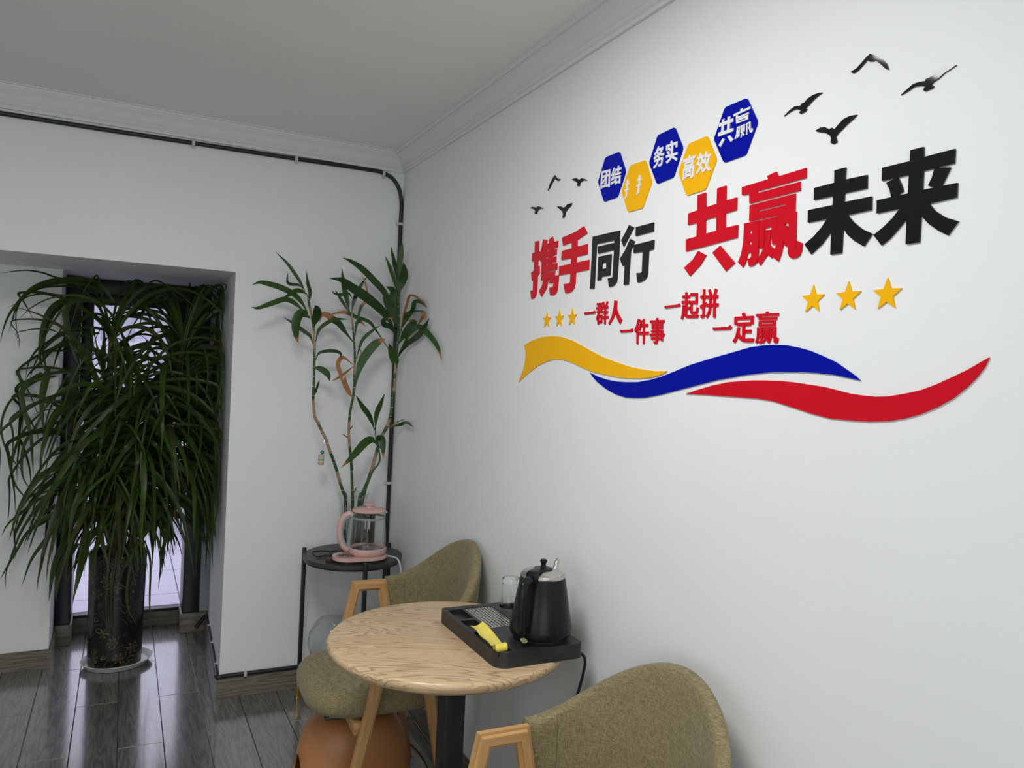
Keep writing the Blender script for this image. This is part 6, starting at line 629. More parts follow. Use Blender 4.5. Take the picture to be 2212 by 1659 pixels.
# outside: terrace slabs, a rendered parapet and a facade across the yard
ext = bpy.data.objects.new('exterior_ground', None); COL.objects.link(ext); struct(ext)
boxo('ground_bed', (-9, 7, 1.26, 16, -.25, -.062), 'ext2', ext)
for i in range(-4, 5):
    for j in range(4):
        boxo('paving_slab', (-1.1 + i * .6 - .296, -1.1 + i * .6 + .296, 1.27 + j * .6, 1.27 + j * .6 + .592, -.06, -.05), 'ext', ext)
par = tag(boxo('parapet', (-6, 4, 3.7, 3.9, -.06, .55), 'ext'), 'pale rendered parapet outside the recess window', 'wall')
fac = thing('far_building', 'pale grey building with vertical fins seen through the upper window', 'building', (0, 14, 0))
boxo('facade', (-9, 7, 0, 2, -.2, 4.3), 'ext3', fac)
for i in range(14): boxo('fin', (-8 + i, -7.6 + i, -.25, 0, -.2, 4.3), 'ext', fac)

# ------------------------------------------------------------------ wiring on the walls
low = [(-.010, -.010, 2.0), (-.011, -.010, 1.5), (-.011, -.010, 1.0), (-.012, -.011, .5), (-.014, -.011, .2), (-.022, -.010, .118), (-.05, -.009, .0975), (-.2, -.009, .0955), (-.45, -.009, .0955), (-.70, -.009, .0955), (-.745, -.012, .095), (-.757, .0, .095), (-.752, .04, .095), (-.747, .2, .0955), (-.738, .45, .0955), (-.729, .70, .0955), (-.724, .86, .095), (-.735, .885, .08), (-.77, .89, .03)]
pts = [(x if x < -.012 else -.010, y, z) for x, y, z in CABLE_TOP]
tag(tubeo('cable', [(XL + .02, -.008, 2.392), (-2.6, -.008, 2.394)] + pts + low, .0095, 'cable', n=8, sm=5), 'black cable run under the cornice, down the corner and along the skirting', 'cable')
def clip(loc, axis, label):
    """nail clip bridging the cable; axis = direction the cable runs"""
    bm = bmesh.new(); w = .0125
    if axis == 'x': box(bm, -w / 2, w / 2, -.0125, .004, -.011, .011, .002); box(bm, -w / 2, w / 2, -.004, .007, -.021, -.009, .002)
    elif axis == 'z': box(bm, -.011, .011, -.0125, .004, -w / 2, w / 2, .002); box(bm, -.021, -.009, -.004, .007, -w / 2, w / 2, .002)
    else: box(bm, -.0125, .004, -w / 2, w / 2, -.011, .011, .002); box(bm, -.004, .006, -w / 2, w / 2, .009, .021, .002)
    tag(finish(bm, 'cable_clip', 'clip', None, loc), label, 'clip', 'white nail clips on the cable')
clip((-.937, -.008, 2.400), 'x', 'white cable clip under the cornice, above the recess edge')
clip((-.509, -.008, 2.4045), 'x', 'white cable clip under the cornice, between the recess and the corner')
clip((-.104, -.008, 2.401), 'x', 'white cable clip where the cable starts to bend into the corner')
clip((-.0115, -.0105, 2.175), 'z', 'white cable clip just below the bend at the top of the corner')
clip((-.0125, -.0105, .935), 'z', 'white cable clip in the corner behind the pink kettle')
clip((-.637, -.009, .0955), 'x', 'white cable clip above the skirting beside the recess corner')
for y, w in ((.13, 'nearest the recess corner'), (.42, 'halfway along the recess side'), (.68, 'next to the window post')):
    clip((-.7455 + y * .036 + .0, y, .0955), 'y', 'white cable clip on the recess skirting, ' + w)

# ------------------------------------------------------------------ slogan on the right wall
BIG_LABEL = {'携': 'large red character 携, first of the eight in the slogan', '手': 'large red character 手, second of the eight in the slogan', '同': 'large black character 同, third of the eight in the slogan',
 '行': 'large black character 行, fourth of the eight in the slogan', '共': 'large red character 共, fifth of the slogan, under a yellow hexagon', '赢': 'large red character 赢, sixth and busiest of the slogan',
 '未': 'large black character 未, seventh of the eight in the slogan', '来': 'large black character 来, last of the eight in the slogan'}
for ch, shapes in BIG_CHARS.items():
    a = np.array([p for s in shapes for p in s[0]])
    loc = (0, float(a[:, 0].mean()), float(a[:, 1].min()))
    tag(plateo('wall_character', shapes, 0.0, .0035, on_wall, 'red' if ch in '携手共赢' else 'black_ac', None, loc), BIG_LABEL[ch], 'letter', 'large characters of the wall slogan')
_ph = ['of the phrase beside the small stars', 'of the phrase over the tip of the yellow wave', 'of the phrase just below the large red characters', 'of the phrase sitting on the blue wave']
_ch = ['一群人', '一件事', '一起拼', '一定赢']
SMALL_LABEL = ['small red %s %s, %s %s' % (('one-stroke character', c[0], 'first', p), ('character', c[1], 'second', p), ('character', c[2], 'last', p))[k] for c, p in zip(_ch, _ph) for k in range(3)]
for (ch, shapes), lb in zip(SMALL_CHARS, SMALL_LABEL):
    a = np.array([p for s in shapes for p in s[0]]); loc = (0, float(a[:, 0].mean()), float(a[:, 1].min()))
    tag(plateo('wall_character', shapes, 0.0, .003, on_wall, 'red', None, loc), lb, 'letter', 'small red characters on the wall')
HEX_LABEL = ['smallest blue hexagon plaque, white 团结, next to the small birds', 'yellow hexagon plaque with only two lone white strokes', 'blue hexagon plaque, white 务实, between the two yellow ones', 'yellow hexagon plaque, white 高效, above the large red character', 'largest blue hexagon plaque, white 共赢, top of the row']
for h, lb in zip(HEXAGONS, HEX_LABEL):
    a = np.array(h['shape'][0][0]); loc = (0, float(a[:, 0].mean()), float(a[:, 1].min()))
    r_ = thing('hexagon_plaque', lb, 'plaque', loc, group='hexagon plaques on the wall')
    # soften the corners
    P_ = [Vector(p) for p in h['shape'][0][0]]; rd = []
    for i, p in enumerate(P_):
        for q in (P_[i - 1], P_[(i + 1) % 6]): rd.append(tuple(p + (q - p).normalized() * .004))
    sh_ = [[(y - loc[1], z - loc[2]) for y, z in rd]]
    plateo('plate', [sh_], 0, .003, on_wall, h['col'], r_)
    for chs in h['chars']:
        plateo('white_character', [[[(y - loc[1], z - loc[2]) for y, z in lp] for lp in s] for s in chs], .003, .005, on_wall, 'white_ac', r_)
ST = ['small yellow star farthest from the small red phrase', 'small yellow star, middle of the three small ones', 'small yellow star right next to the small red phrase', 'large yellow star nearest to the small red phrases', 'large yellow star, middle of the three large ones', 'large yellow star farthest from the small red phrases']
for i, (s, lb) in enumerate(zip(STARS, ST)):
    a = np.array(s[0][0]); loc = (0, float(a[:, 0].mean()), float(a[:, 1].min()))
    tag(plateo('wall_star', s, 0, .003, on_wall, 'yellow', None, loc), lb, 'star', 'yellow stars on the wall')
for c, lb in (('yellow', 'yellow wave shape under the small stars'), ('blue', 'blue wave shape between the yellow and red waves'), ('red', 'red wave shape rising to a point under the large stars')):
    lp = [tuple(v)[:2] for v in smooth_path([(a, b, 0) for a, b in WAVES[c][0][0]], 1)]
    a = np.array(lp); loc = (0, float(a[:, 0].mean()), float(a[:, 1].min()))
    tag(plateo('wall_wave', [[lp]], 0, .003, on_wall, c, None, loc), lb, 'wall decoration', 'waves under the slogan')
BL = ['black bird with drooping wings, highest of the flock by the last characters', 'black bird with long slanted wings, farthest from the hexagons', 'black gliding bird beside the largest blue hexagon', 'black bird with raised wings just above the large black characters', 'thin black bird like a bent stroke above the first red character', 'small black bird seen head-on next to the smallest blue hexagon', 'tiniest black bird above the start of the slogan', 'small black bird with V wings above the second red character']
for s, lb in zip(BIRDS, BL):
    lp = [tuple(v)[:2] for v in smooth_path([(a, b, 0) for a, b in s[0][0]] , 1)]
    a = np.array(lp); loc = (0, float(a[:, 0].mean()), float(a[:, 1].min()))
    tag(plateo('wall_bird', [[lp]], 0, .003, on_wall, 'black_ac', None, loc), lb, 'wall decoration', 'black birds on the wall')

# ------------------------------------------------------------------ round table
TC = (-.335, -1.605); TZ = .755
t = thing('round_table', 'round pale ash table top on a black column', 'table', (TC[0], TC[1], 0))
bm = bmesh.new(); lathe(bm, [(0, TZ - .036), (.30, TZ - .036), (.314, TZ - .033), (.325, TZ - .024), (.3295, TZ - .014), (.3285, TZ - .006), (.324, TZ - .001), (.318, TZ), (0, TZ)], 96)
tt = finish(bm, 'table_top', 'table', t, smooth=50)
boxo('column', (-.012, .050, -.031, .031, .02, TZ - .042), 'table_black', t, .006)
bm = bmesh.new(); lathe(bm, [(0, TZ - .044), (.12, TZ - .044), (.12, TZ - .036), (0, TZ - .036)], 32); finish(bm, 'mounting_plate', 'table_black', t)
bm = bmesh.new(); lathe(bm, [(0, 0), (.21, 0), (.215, .006), (.20, .016), (.06, .024), (0, .024)], 48); finish(bm, 'foot_plate', 'table_black', t)

# ------------------------------------------------------------------ tea tray
X0, X1, Y0, Y1, ZB, ZT = -.312, -.062, -1.872, -1.482, TZ, TZ + .040
t = thing('tea_tray', 'black plastic tea tray with wells and a slotted steel insert', 'tray', ((X0 + X1) / 2, (Y0 + Y1) / 2, ZB))
lx, ly = t.location.x, t.location.y
S = lambda lp: [(x - lx, y - ly) for x, y in lp]
outer = S(rrect(X0, X1, Y0, Y1, (.014, .014, .035, .014)))
def ring_prism(name, lp, z0, z1, m, par, bev=.006):
    bm = bmesh.new(); prism(bm, lp, z0, z1)
    es = [e for e in bm.edges if all(v.co.z > z1 - 1e-4 for v in e.verts)]
    if bev: bmesh.ops.bevel(bm, geom=es, offset=bev, segments=3, affect='EDGES')
    return finish(bm, name, m, par, smooth=40)
ring_prism('tray_body', outer, 0, .028, 'black_satin', t, 0)
wells = [rrect(-.300, -.256, -1.594, -1.508, (.004,) * 4, 3), rrect(-.302, -.258, -1.690, -1.608, (.004,) * 4, 3), rrect(-.304, -.264, -1.862, -1.704, (.004,) * 4, 3),
         rrect(-.247, -.160, -1.686, -1.506, (.004,) * 4, 3), circle(-.105, -1.526, .0335)]
bm = bmesh.new(); plate(bm, [[outer] + [S(w) for w in wells]], .028, .040, on_top); 
o = finish(bm, 'tray_rim', 'black_satin', t, smooth=30)
bv = o.modifiers.new('edge', 'BEVEL'); bv.width = .0025; bv.segments = 2; bv.limit_method = 'ANGLE'; bv.angle_limit = math.radians(60)
slots = []
for i in range(8):
    for j in range(13):
        x = -.240 + i * .0102; y = -1.677 + j * .0130
        slots.append([(x, y), (x + .0042, y), (x + .0042, y + .009), (x, y + .009)])
notch = [circle(-.2035, -1.505, .008, 12), circle(-.2035, -1.687, .008, 12)]
pl = [rrect(-.246, -.161, -1.685, -1.507, (.003,) * 4, 2)] + slots
plateo('drip_insert', [[S(l) for l in pl]], .0372, .0384, on_top, 'steel', t, dissolve=False)

# yellow sachet lying in the long well
t = thing('yellow_sachet', 'crumpled yellow sachet half rolled up in the tray', 'sachet', (-.29, -1.78, ZB + .030))
bm = bmesh.new(); n = 12
rows = []
for i in range(n + 1):
    s = i / n; y = .088 - .135 * s; z = .009 + .004 * math.sin(s * 2.6) + .010 * (1 - s) ** 2; xx = .002 * math.sin(s * 4)
    rows.append([(xx - .021 + .003 * math.sin(s * 9), y - .004, z + .007), (xx - .006, y, z + .002 + .001 * math.sin(s * 14)), (xx + .006, y + .002, z + .004), (xx + .020, y + .004, z + .012 * (1 - s))])
for dz in (0, -.0016):
    g = [[bm.verts.new((p[0], p[1], p[2] + dz)) for p in r_] for r_ in rows]
    for a, b in zip(g, g[1:]):
        for k in range(3): bm.faces.new((a[k], a[k + 1], b[k + 1], b[k]))
finish(bm, 'wrapper', 'yellow_foil', t, smooth=60)
bm = bmesh.new(); sp = []
for k in range(40):
    a = k / 39 * 2.6 * 2 * PI; rr = .0035 + .0075 * k / 39; sp.append((rr * math.cos(a), rr * math.sin(a)))
A = [bm.verts.new((-.016, -.062 + x, .013 + z)) for x, z in sp]; B = [bm.verts.new((.017, -.058 + x, .013 + z)) for x, z in sp]
A2 = [bm.verts.new((-.016, -.062 + x * 1.1, .013 + z * 1.1)) for x, z in sp]; B2 = [bm.verts.new((.017, -.058 + x * 1.1, .013 + z * 1.1)) for x, z in sp]
for i in range(39):
    bm.faces.new((A[i], A[i + 1], B[i + 1], B[i])); bm.faces.new((A2[i], B2[i], B2[i + 1], A2[i + 1])); bm.faces.new((A[i], A2[i], A2[i + 1], A[i + 1])); bm.faces.new((B[i], B[i + 1], B2[i + 1], B2[i]))
finish(bm, 'rolled_end', 'yellow_foil', t, smooth=60)

# glass tumbler turned upside down in the round well
bm = bmesh.new(); z0 = ZB + .0285
lathe(bm, [(0, .081), (.023, .081), (.0255, .078), (.0265, 0), (.0285, 0), (.0275, .09), (.0265, .096), (.024, .098), (0, .098)], 40)
tag(finish(bm, 'glass_tumbler', 'glass', None, (-.105, -1.526, z0), smooth=45), 'clear glass tumbler turned upside down in the tray', 'glass')

# ------------------------------------------------------------------ black kettle
KZ = ZT; KC = (-.148, -1.792)
t = thing('electric_kettle', 'black conical electric kettle with steel lid on the tea tray', 'kettle', (KC[0], KC[1], KZ), math.atan2(-.58, -.84))
# local +x points to the handle
bm = bmesh.new(); lathe(bm, [(0, 0), (.070, 0), (.073, .006), (.073, .010), (0, .010)], 64); finish(bm, 'power_base', 'black_satin', t)
bm = bmesh.new(); lathe(bm, [(0, .010), (.076, .010), (.081, .014), (.0835, .022), (.083, .032), (.0605, .160), (.0585, .164), (.0585, .168)], 64); finish(bm, 'body', 'black_plastic', t, smooth=40)
bm = bmesh.new(); lathe(bm, [(.0595, .163), (.0605, .165), (.060, .169), (.057, .1705), (.0565, .167)], 64, closed=True); finish(bm, 'rim_ring', 'steel', t)
bm = bmesh.new(); lathe(bm, [(.0565, .168), (.0562, .172), (.050, .1765), (.03, .181), (0, .183)], 64); lid = finish(bm, 'lid', 'steel', t)
bm = bmesh.new(); lathe(bm, [(.026, .1805), (.0255, .184), (.018, .186), (.008, .187), (.0065, .193), (.0075, .198), (.0095, .201), (.0095, .205), (.006, .208), (0, .2085)], 32); finish(bm, 'lid_knob', 'black_plastic', lid)
bm = bmesh.new(); box(bm, .004, .066, -.014, .014, .1815, .1875, .002); box(bm, .052, .071, -.016, .016, .160, .184, .003); finish(bm, 'hinge_bracket', 'black_plastic', t)
hp = [(.064, 0, .166), (.084, 0, .168), (.103, 0, .161), (.110, 0, .145), (.1125, 0, .12), (.114, 0, .09), (.1145, 0, .06), (.112, 0, .042), (.104, 0, .034)]
tubeo('handle', hp, .0095, 'black_plastic', t, n=12, flat=1.25)
boxo('handle_stem', (.070, .108, -.006, .006, .032, .046), 'black_plastic', t, .003)
bm = bmesh.new(); lathe(bm, [(0, -.002), (.008, -.002), (.0085, 0), (.008, .002), (0, .002)], 20, sx=1.3, sy=.75)
o = finish(bm, 'switch_lever', 'lever', t); o.location = (.094, .0, .016); o.rotation_euler = (math.radians(80), math.radians(8), math.radians(80))
tubeo('spout', [(-.045, 0, .125), (-.066, 0, .150), (-.076, 0, .166), (-.083, 0, .182), (-.092, 0, .189)], .010, 'steel', t, n=14, r1=.0055)

# black cord of the tray running down behind the table
tag(tubeo('tray_cord', [(-.070, -1.845, ZB + .012), (-.048, -1.86, ZB - .005), (-.040, -1.845, .70), (-.032, -1.80, .60), (-.028, -1.775, .50), (-.026, -1.765, .40), (-.026, -1.76, .2), (-.03, -1.74, .03), (-.05, -1.6, .006), (-.06, -1.3, .006)], .0042, 'cable', n=8), 'black power cord hanging from the tea tray beside the wall', 'cord')

# ------------------------------------------------------------------ chairs
def mitre(pts, w):
    """quads of a bent bar in the xz plane, one per segment, with mitred joints"""
    P = [Vector((x, z)) for x, z in pts]; L = []; R = []
    for i, p in enumerate(P):
        ds = []
        if i: ds.append((p - P[i - 1]).normalized())
        if i < len(P) - 1: ds.append((P[i + 1] - p).normalized())
        ns = [Vector((-d.y, d.x)) for d in ds]
        if len(ns) == 1: m_ = ns[0] * w / 2
        else:
            b = (ns[0] + ns[1]).normalized(); m_ = b * (w / 2 / b.dot(ns[0]))
        L.append(p + m_); R.append(p - m_)
    return L, R
def chair(label, loc, rz):
    t = thing('armchair', label, 'chair', loc, rz, 'olive linen chairs at the round table')
    seg = [(-.218, -.0), (-.074, .6735), (.022, .6735), (.150, 0)]
    for s in (-1, 1):
        L, R = mitre(seg, .037)
        # feet cut level with the floor
        for k, (a, b) in ((0, (0, 1)), (3, (3, 2))):
            for arr in (L, R):
                d = arr[b] - arr[a]; arr[k] = arr[a] - d * (arr[a].y / d.y)
        y0, y1 = s * .252 - .016, s * .252 + .016
        for i, nm, mm in ((0, 'leg', 'chair_wood'), (1, 'armrest', 'chair_wood_x'), (2, 'leg', 'chair_wood')):
            bm = bmesh.new(); q = [L[i], L[i + 1], R[i + 1], R[i]]
            a = [bm.verts.new((v.x, y0, v.y)) for v in q]; b = [bm.verts.new((v.x, y1, v.y)) for v in q]
            bm.faces.new(a); bm.faces.new(list(reversed(b)))
            for k in range(4): bm.faces.new((a[k], b[k], b[(k + 1) % 4], a[(k + 1) % 4]))
            es = [e for e in bm.edges if abs(e.verts[0].co.y - e.verts[1].co.y) < 1e-6 and {e.verts[0].index, e.verts[1].index} and ((e.verts[0].co - e.verts[1].co).length > .06)]
            bmesh.ops.bevel(bm, geom=es, offset=.009, segments=5, affect='EDGES')
            finish(bm, nm, mm, t, smooth=0)
    # rails under the seat
    for x in (-.16, .125): boxo('rail', (x - .014, x + .014, -.237, .237, .345, .384), 'chair_wood_x', t, .003)
    boxo('seat_base', (-.255, .150, -.195, .195, .384, .396), 'table_black', t, .004)
    # cushion: stacked super-ellipses, wider in front
    bm = bmesh.new(); rings = []; n = 56
    lv = [(.88, .392), (.965, .396), (1.0, .412), (1.0, .432), (.985, .448), (.94, .462), (.84, .470), (.6, .4745), (.3, .4755)]
    for sc, z in lv:
        rg = []
        for k in range(n):
            a = 2 * PI * k / n; c, s_ = math.cos(a), math.sin(a); e = .62
            x = abs(c) ** e * (1 if c >= 0 else -1); y = abs(s_) ** e * (1 if s_ >= 0 else -1)
            wy = .232 + .012 * (-x)
            rg.append(bm.verts.new((-.055 + .252 * sc * x, wy * sc * y, z + (.006 * x if z > .44 else 0))))
        rings.append(rg)
    for a, b in zip(rings, rings[1:]):
        for k in range(n): bm.faces.new((a[k], a[(k + 1) % n], b[(k + 1) % n], b[k]))
    bm.faces.new(list(reversed(rings[0]))); bm.faces.new(rings[-1])
    finish(bm, 'seat', 'fabric', t, smooth=70)
    # wrap-round back: rises from the arms to the middle
    def shell(a0, a1, n, thick, zin, name, puff=0):
        bm = bmesh.new(); cols = []
        for i in range(n + 1):
            a = a0 + (a1 - a0) * i / n; u = abs(a) / 90.0
            r = math.radians(a); c, s_ = math.cos(r), math.sin(r)
            g = 1 - u
            rise = g * g * (3 - 2 * g) if g < 1 else 1
            zt = .694 + .188 * (rise ** .95) ; zb = .535 - .03 * g - zin
            x = .036 + .208 * (abs(c) ** .75); y = .273 * s_
            nx, ny = c, s_ * .9; L_ = math.hypot(nx, ny); nx /= L_; ny /= L_
            lean = .034 * rise
            col = []; m = 10
            for j in range(2 * m):
                # rounded section: up the outside, down the inside
                ph = 2 * PI * (j + .5) / (2 * m); ex = .35
                cz = math.cos(ph); cn = math.sin(ph)
                vz = (abs(cz) ** ex) * (1 if cz >= 0 else -1); vn = (abs(cn) ** ex) * (1 if cn >= 0 else -1)
                z = (zt + zb) / 2 + (zt - zb) / 2 * vz
                f_ = (z - zb) / (zt - zb)
                off = vn * thick / 2 + lean * f_ + puff
                col.append(bm.verts.new((x + nx * off, y + ny * off, z)))
            cols.append(col)
        for A_, B_ in zip(cols, cols[1:]):
            k = len(A_)
            for j in range(k): bm.faces.new((A_[j], A_[(j + 1) % k], B_[(j + 1) % k], B_[j]))
        bm.faces.new(cols[0]); bm.faces.new(list(reversed(cols[-1])))
        return finish(bm, name, 'fabric', t, smooth=60)
    shell(-88, 88, 44, .038, 0, 'backrest')
    shell(74, 90.5, 4, .043, .004, 'cuff'); shell(-90.5, -74, 4, .043, .004, 'cuff')
    return t
chair('olive linen armchair with beech frame standing over the terracotta stool', (-.305, -1.03, 0), math.radians(-3))
chair('olive linen armchair with beech frame beside the hanging tray cord', (-.350, -2.292, 0), math.radians(-1))

# ------------------------------------------------------------------ terracotta stool under the far chair
SC = (-.405, -.955)
bm = bmesh.new(); rings = []; n = 64
def sring(rx, ry, z, e=.78):
    rg = []
    for k in range(n):
        a = 2 * PI * k / n; c, s_ = math.cos(a), math.sin(a)
        rg.append(bm.verts.new((rx * abs(c) ** e * (1 if c >= 0 else -1), ry * abs(s_) ** e * (1 if s_ >= 0 else -1), z)))
    return rg
for rx, ry, z in ((.205, .150, 0), (.203, .150, .05), (.196, .148, .11), (.186, .143, .17), (.170, .134, .225), (.150, .120, .262), (.125, .102, .284), (.095, .08, .292), (.05, .045, .290)):
    rings.append(sring(rx, ry, z))
for rx, ry, z in ((.046, .041, .286), (.09, .076, .287), (.12, .098, .279), (.145, .116, .258), (.164, .129, .222), (.180, .138, .168), (.190, .143, .11), (.197, .145, .05), (.199, .145, 0)):
    rings.append(sring(rx, ry, z))
for a, b in list(zip(rings, rings[1:])) + [(rings[-1], rings[0])]:
    for k in range(n): bm.faces.new((a[k], a[(k + 1) % n], b[(k + 1) % n], b[k]))
lid_ = [bm.verts.new((v.co.x * .98, v.co.y * .98, v.co.z)) for v in rings[8]]
stool = finish(bm, 'step_stool', 'terracotta', None, (SC[0], SC[1], 0), smooth=60)
tag(stool, 'rounded terracotta plastic stool pushed under the olive chair', 'stool')
def cutter(fn):
    b = bmesh.new(); fn(b); o = finish(b, 'cutter', 'terracotta', None, (SC[0], SC[1], 0), 0); return o
def arch(b):
    lp = [(-.052, -.05), (.052, -.05), (.052, .105)] + [(.052 * math.cos(q), .105 + .058 * math.sin(q)) for q in [PI * k / 10 for k in range(1, 10)]] + [(-.052, .105)]
    A_ = [b.verts.new((-.4, y, z)) for y, z in lp]; B_ = [b.verts.new((.4, y, z)) for y, z in lp]
    b.faces.new(A_); b.faces.new(list(reversed(B_)))
    for i in range(len(lp)):
        j = (i + 1) % len(lp); b.faces.new((A_[i], B_[i], B_[j], A_[j]))
def cut(obj, c):
    md = obj.modifiers.new('cut', 'BOOLEAN'); md.operation = 'DIFFERENCE'; md.object = c; md.solver = 'EXACT'
    bpy.context.view_layer.update()
    me = bpy.data.meshes.new_from_object(obj.evaluated_get(bpy.context.evaluated_depsgraph_get()))
    obj.modifiers.clear(); obj.data = me; bpy.data.objects.remove(c)
cut(stool, cutter(arch))

# ------------------------------------------------------------------ corner side table
DC = (-.235, -.243); DR = .214; DZ = .660
t = thing('side_table', 'small round black side table on three legs in the corner', 'table', (DC[0], DC[1], 0))
bm = bmesh.new(); lathe(bm, [(0, DZ - .016), (DR - .001, DZ - .016), (DR, DZ - .015), (DR, DZ - .001), (DR - .001, DZ), (0, DZ)], 80); finish(bm, 'table_top', 'side_top', t, smooth=30)
for a in (28, 148, 268):
    x, y = (DR + .0085) * math.cos(math.radians(a)), (DR + .0085) * math.sin(math.radians(a))
    lg = boxo('leg', (x - .0085, x + .0085, y - .0085, y + .0085, .085, DZ + .014), 'table_black', t, .0015)
    boxo('gold_foot', (x - .0088, x + .0088, y - .0088, y + .0088, 0, .085), 'gold', lg, .0015)
    xi, yi = x * .84, y * .84
    boxo('bracket', (min(x, xi) - .004, max(x, xi) + .004, min(y, yi) - .004, max(y, yi) + .004, DZ - .026, DZ - .016), 'table_black', t)
bm = bmesh.new(); lathe(bm, [(DR - .012, DZ - .024), (DR - .004, DZ - .024), (DR - .004, DZ - .016), (DR - .012, DZ - .016)], 64, closed=True); finish(bm, 'ring_frame', 'table_black', t)

# pink glass tea kettle and its power base
KX, KY = -.203, -.350
t = thing('kettle_power_base', 'pale pink power base with a control panel under the glass kettle', 'kettle base', (KX, KY, DZ))
def capsule(r0, r1, dx, dy, n=20):
    d = math.atan2(dy, dx); L_ = math.hypot(dx, dy); al = math.acos((r0 - r1) / L_)
    out = [(r0 * math.cos(d + al + (2 * PI - 2 * al) * k / n), r0 * math.sin(d + al + (2 * PI - 2 * al) * k / n)) for k in range(n + 1)]
    out += [(dx + r1 * math.cos(d - al + 2 * al * k / n), dy + r1 * math.sin(d - al + 2 * al * k / n)) for k in range(n + 1)]
    return out
ring_prism('rubber_foot', capsule(.077, .060, -.084, -.011), 0, .013, 'black_satin', t, 0)
ring_prism('shell', capsule(.084, .068, -.085, -.010), .012, .026, 'pink', t, .006)
bm = bmesh.new(); lathe(bm, [(0, .0258), (.040, .0258), (.0415, .0264), (.040, .0270), (0, .0270)], 32, sx=1.05, sy=.85); o = finish(bm, 'control_panel', 'panel', t); o.location = (-.098, -.020, 0)
for bx, by, w, h in ((-.020, .004, .009, .007), (.004, -.012, .006, .004), (.022, -.014, .006, .004), (.004, .022, .014, .004), (-.024, .020, .006, .003)):
    boxo('button', (bx - w, bx + w, by - h, by + h, .0268, .0276), 'black_satin', o)
boxo('plug', (-.205, -.172, -.012, .016, 0, .016), mat('brown plug', (.035, .02, .018, 1), .4), None, .002).name = 'plug_tmp'
pg = bpy.data.objects['plug_tmp']; pg.name = 'mains_plug'; pg.location = (KX + .028, KY - .002, DZ); tag(pg, 'small dark brown plug lying beside the pink base', 'plug')
tag(tubeo('base_cord', [(KX + .076, KY - .005, DZ + .012), (KX + .10, KY - .03, DZ + .012), (KX + .118, KY - .06, DZ + .006), (KX + .124, KY - .085, DZ - .03), (KX + .126, KY - .09, DZ - .10), (KX + .124, KY - .09, .42), (KX + .12, KY - .088, .2), (KX + .11, KY - .09, .02), (KX + .06, KY - .12, .006)], .0042, 'grey_cord', n=8), 'light grey cord hanging over the edge of the side table', 'cord')
tag(tubeo('adapter_cord', [(-.255, -.225, DZ + .012), (-.235, -.25, DZ + .01), (-.29, -.222, DZ + .008), (-.36, -.21, DZ + .014), (-.412, -.245, DZ + .022), (-.405, -.275, DZ + .008), (-.35, -.262, DZ + .006), (-.318, -.29, DZ + .006), (-.34, -.25, DZ + .012), (-.31, -.21, DZ + .012), (-.27, -.23, DZ + .006), (-.262, -.262, DZ + .005)], .0032, mat('dark brown cord', (.02, .014, .013, 1), .4), n=8), 'thin dark cord coiled behind the pink base on the side table', 'cord')

t = thing('glass_tea_kettle', 'glass tea kettle with pink lid, handle and steel strainer', 'kettle', (KX, KY, DZ + .026), math.radians(168))
bm = bmesh.new(); lathe(bm, [(0, 0), (.074, 0), (.0785, .004), (.0808, .016), (.0790, .028), (.076, .0305), (.073, .0295), (.0705, .022), (0, .020)], 64); finish(bm, 'base_ring', 'pink', t, smooth=40)
bm = bmesh.new(); lathe(bm, [(0, .0202), (.045, .0202), (.066, .0205), (.066, .022), (.058, .0235), (.046, .0225), (0, .0225)], 48); finish(bm, 'heating_plate', 'steel_dark', t)
bm = bmesh.new(); lathe(bm, [(.0755, .030), (.0768, .045), (.0752, .085), (.0715, .130), (.0685, .160), (.0675, .176), (.0685, .182), (.0670, .182), (.0660, .176), (.0670, .160), (.0700, .130), (.0737, .085), (.0753, .045), (.074, .030)], 64, closed=True); finish(bm, 'glass_body', 'thin_glass', t, smooth=60)
bm = bmesh.new(); lathe(bm, [(.0700, .152), (.0704, .153), (.0694, .161), (.0690, .161)], 48, closed=True); finish(bm, 'grey_band', 'grey_plastic', t)
bm = bmesh.new(); lathe(bm, [(0, .181), (.066, .1825), (.0715, .184), (.072, .1875), (.067, .193), (.04, .198), (.018, .2005), (.0165, .204), (.019, .208), (.0225, .211), (.0225, .214), (.018, .2165), (0, .2175)], 64); finish(bm, 'lid', 'pink', t, smooth=40)
bm = bmesh.new(); lathe(bm, [(.036, .180), (.030, .165), (.027, .160), (.0265, .050), (0, .050), ], 40); lathe(bm, [(.0355, .178), (.0295, .166), (.0262, .160), (.0255, .052), (0, .052)], 40); finish(bm, 'strainer', 'strainer', t, smooth=50)
tubeo('handle', [(.068, 0, .168), (.084, 0, .172), (.106, 0, .158), (.119, 0, .128), (.122, 0, .095), (.117, 0, .060), (.102, 0, .030), (.084, 0, .016)], .0105, 'pink', t, n=14, flat=1.2)
tubeo('handle_lining', [(.069, 0, .160), (.084, 0, .161), (.100, 0, .148), (.110, 0, .124), (.113, 0, .095), (.108, 0, .063), (.094, 0, .034), (.082, 0, .024)], .0075, 'grey_plastic', t, n=12, flat=1.25)
tubeo('grip_strip', [(.070, 0, .172), (.073, 0, .150), (.077, 0, .100), (.080, 0, .05), (.081, 0, .014)], .0065, 'grey_plastic', t, n=12, flat=1.5)
boxo('spout_lip', (-.077, -.064, -.008, .008, .176, .184), 'glass', t, .003)

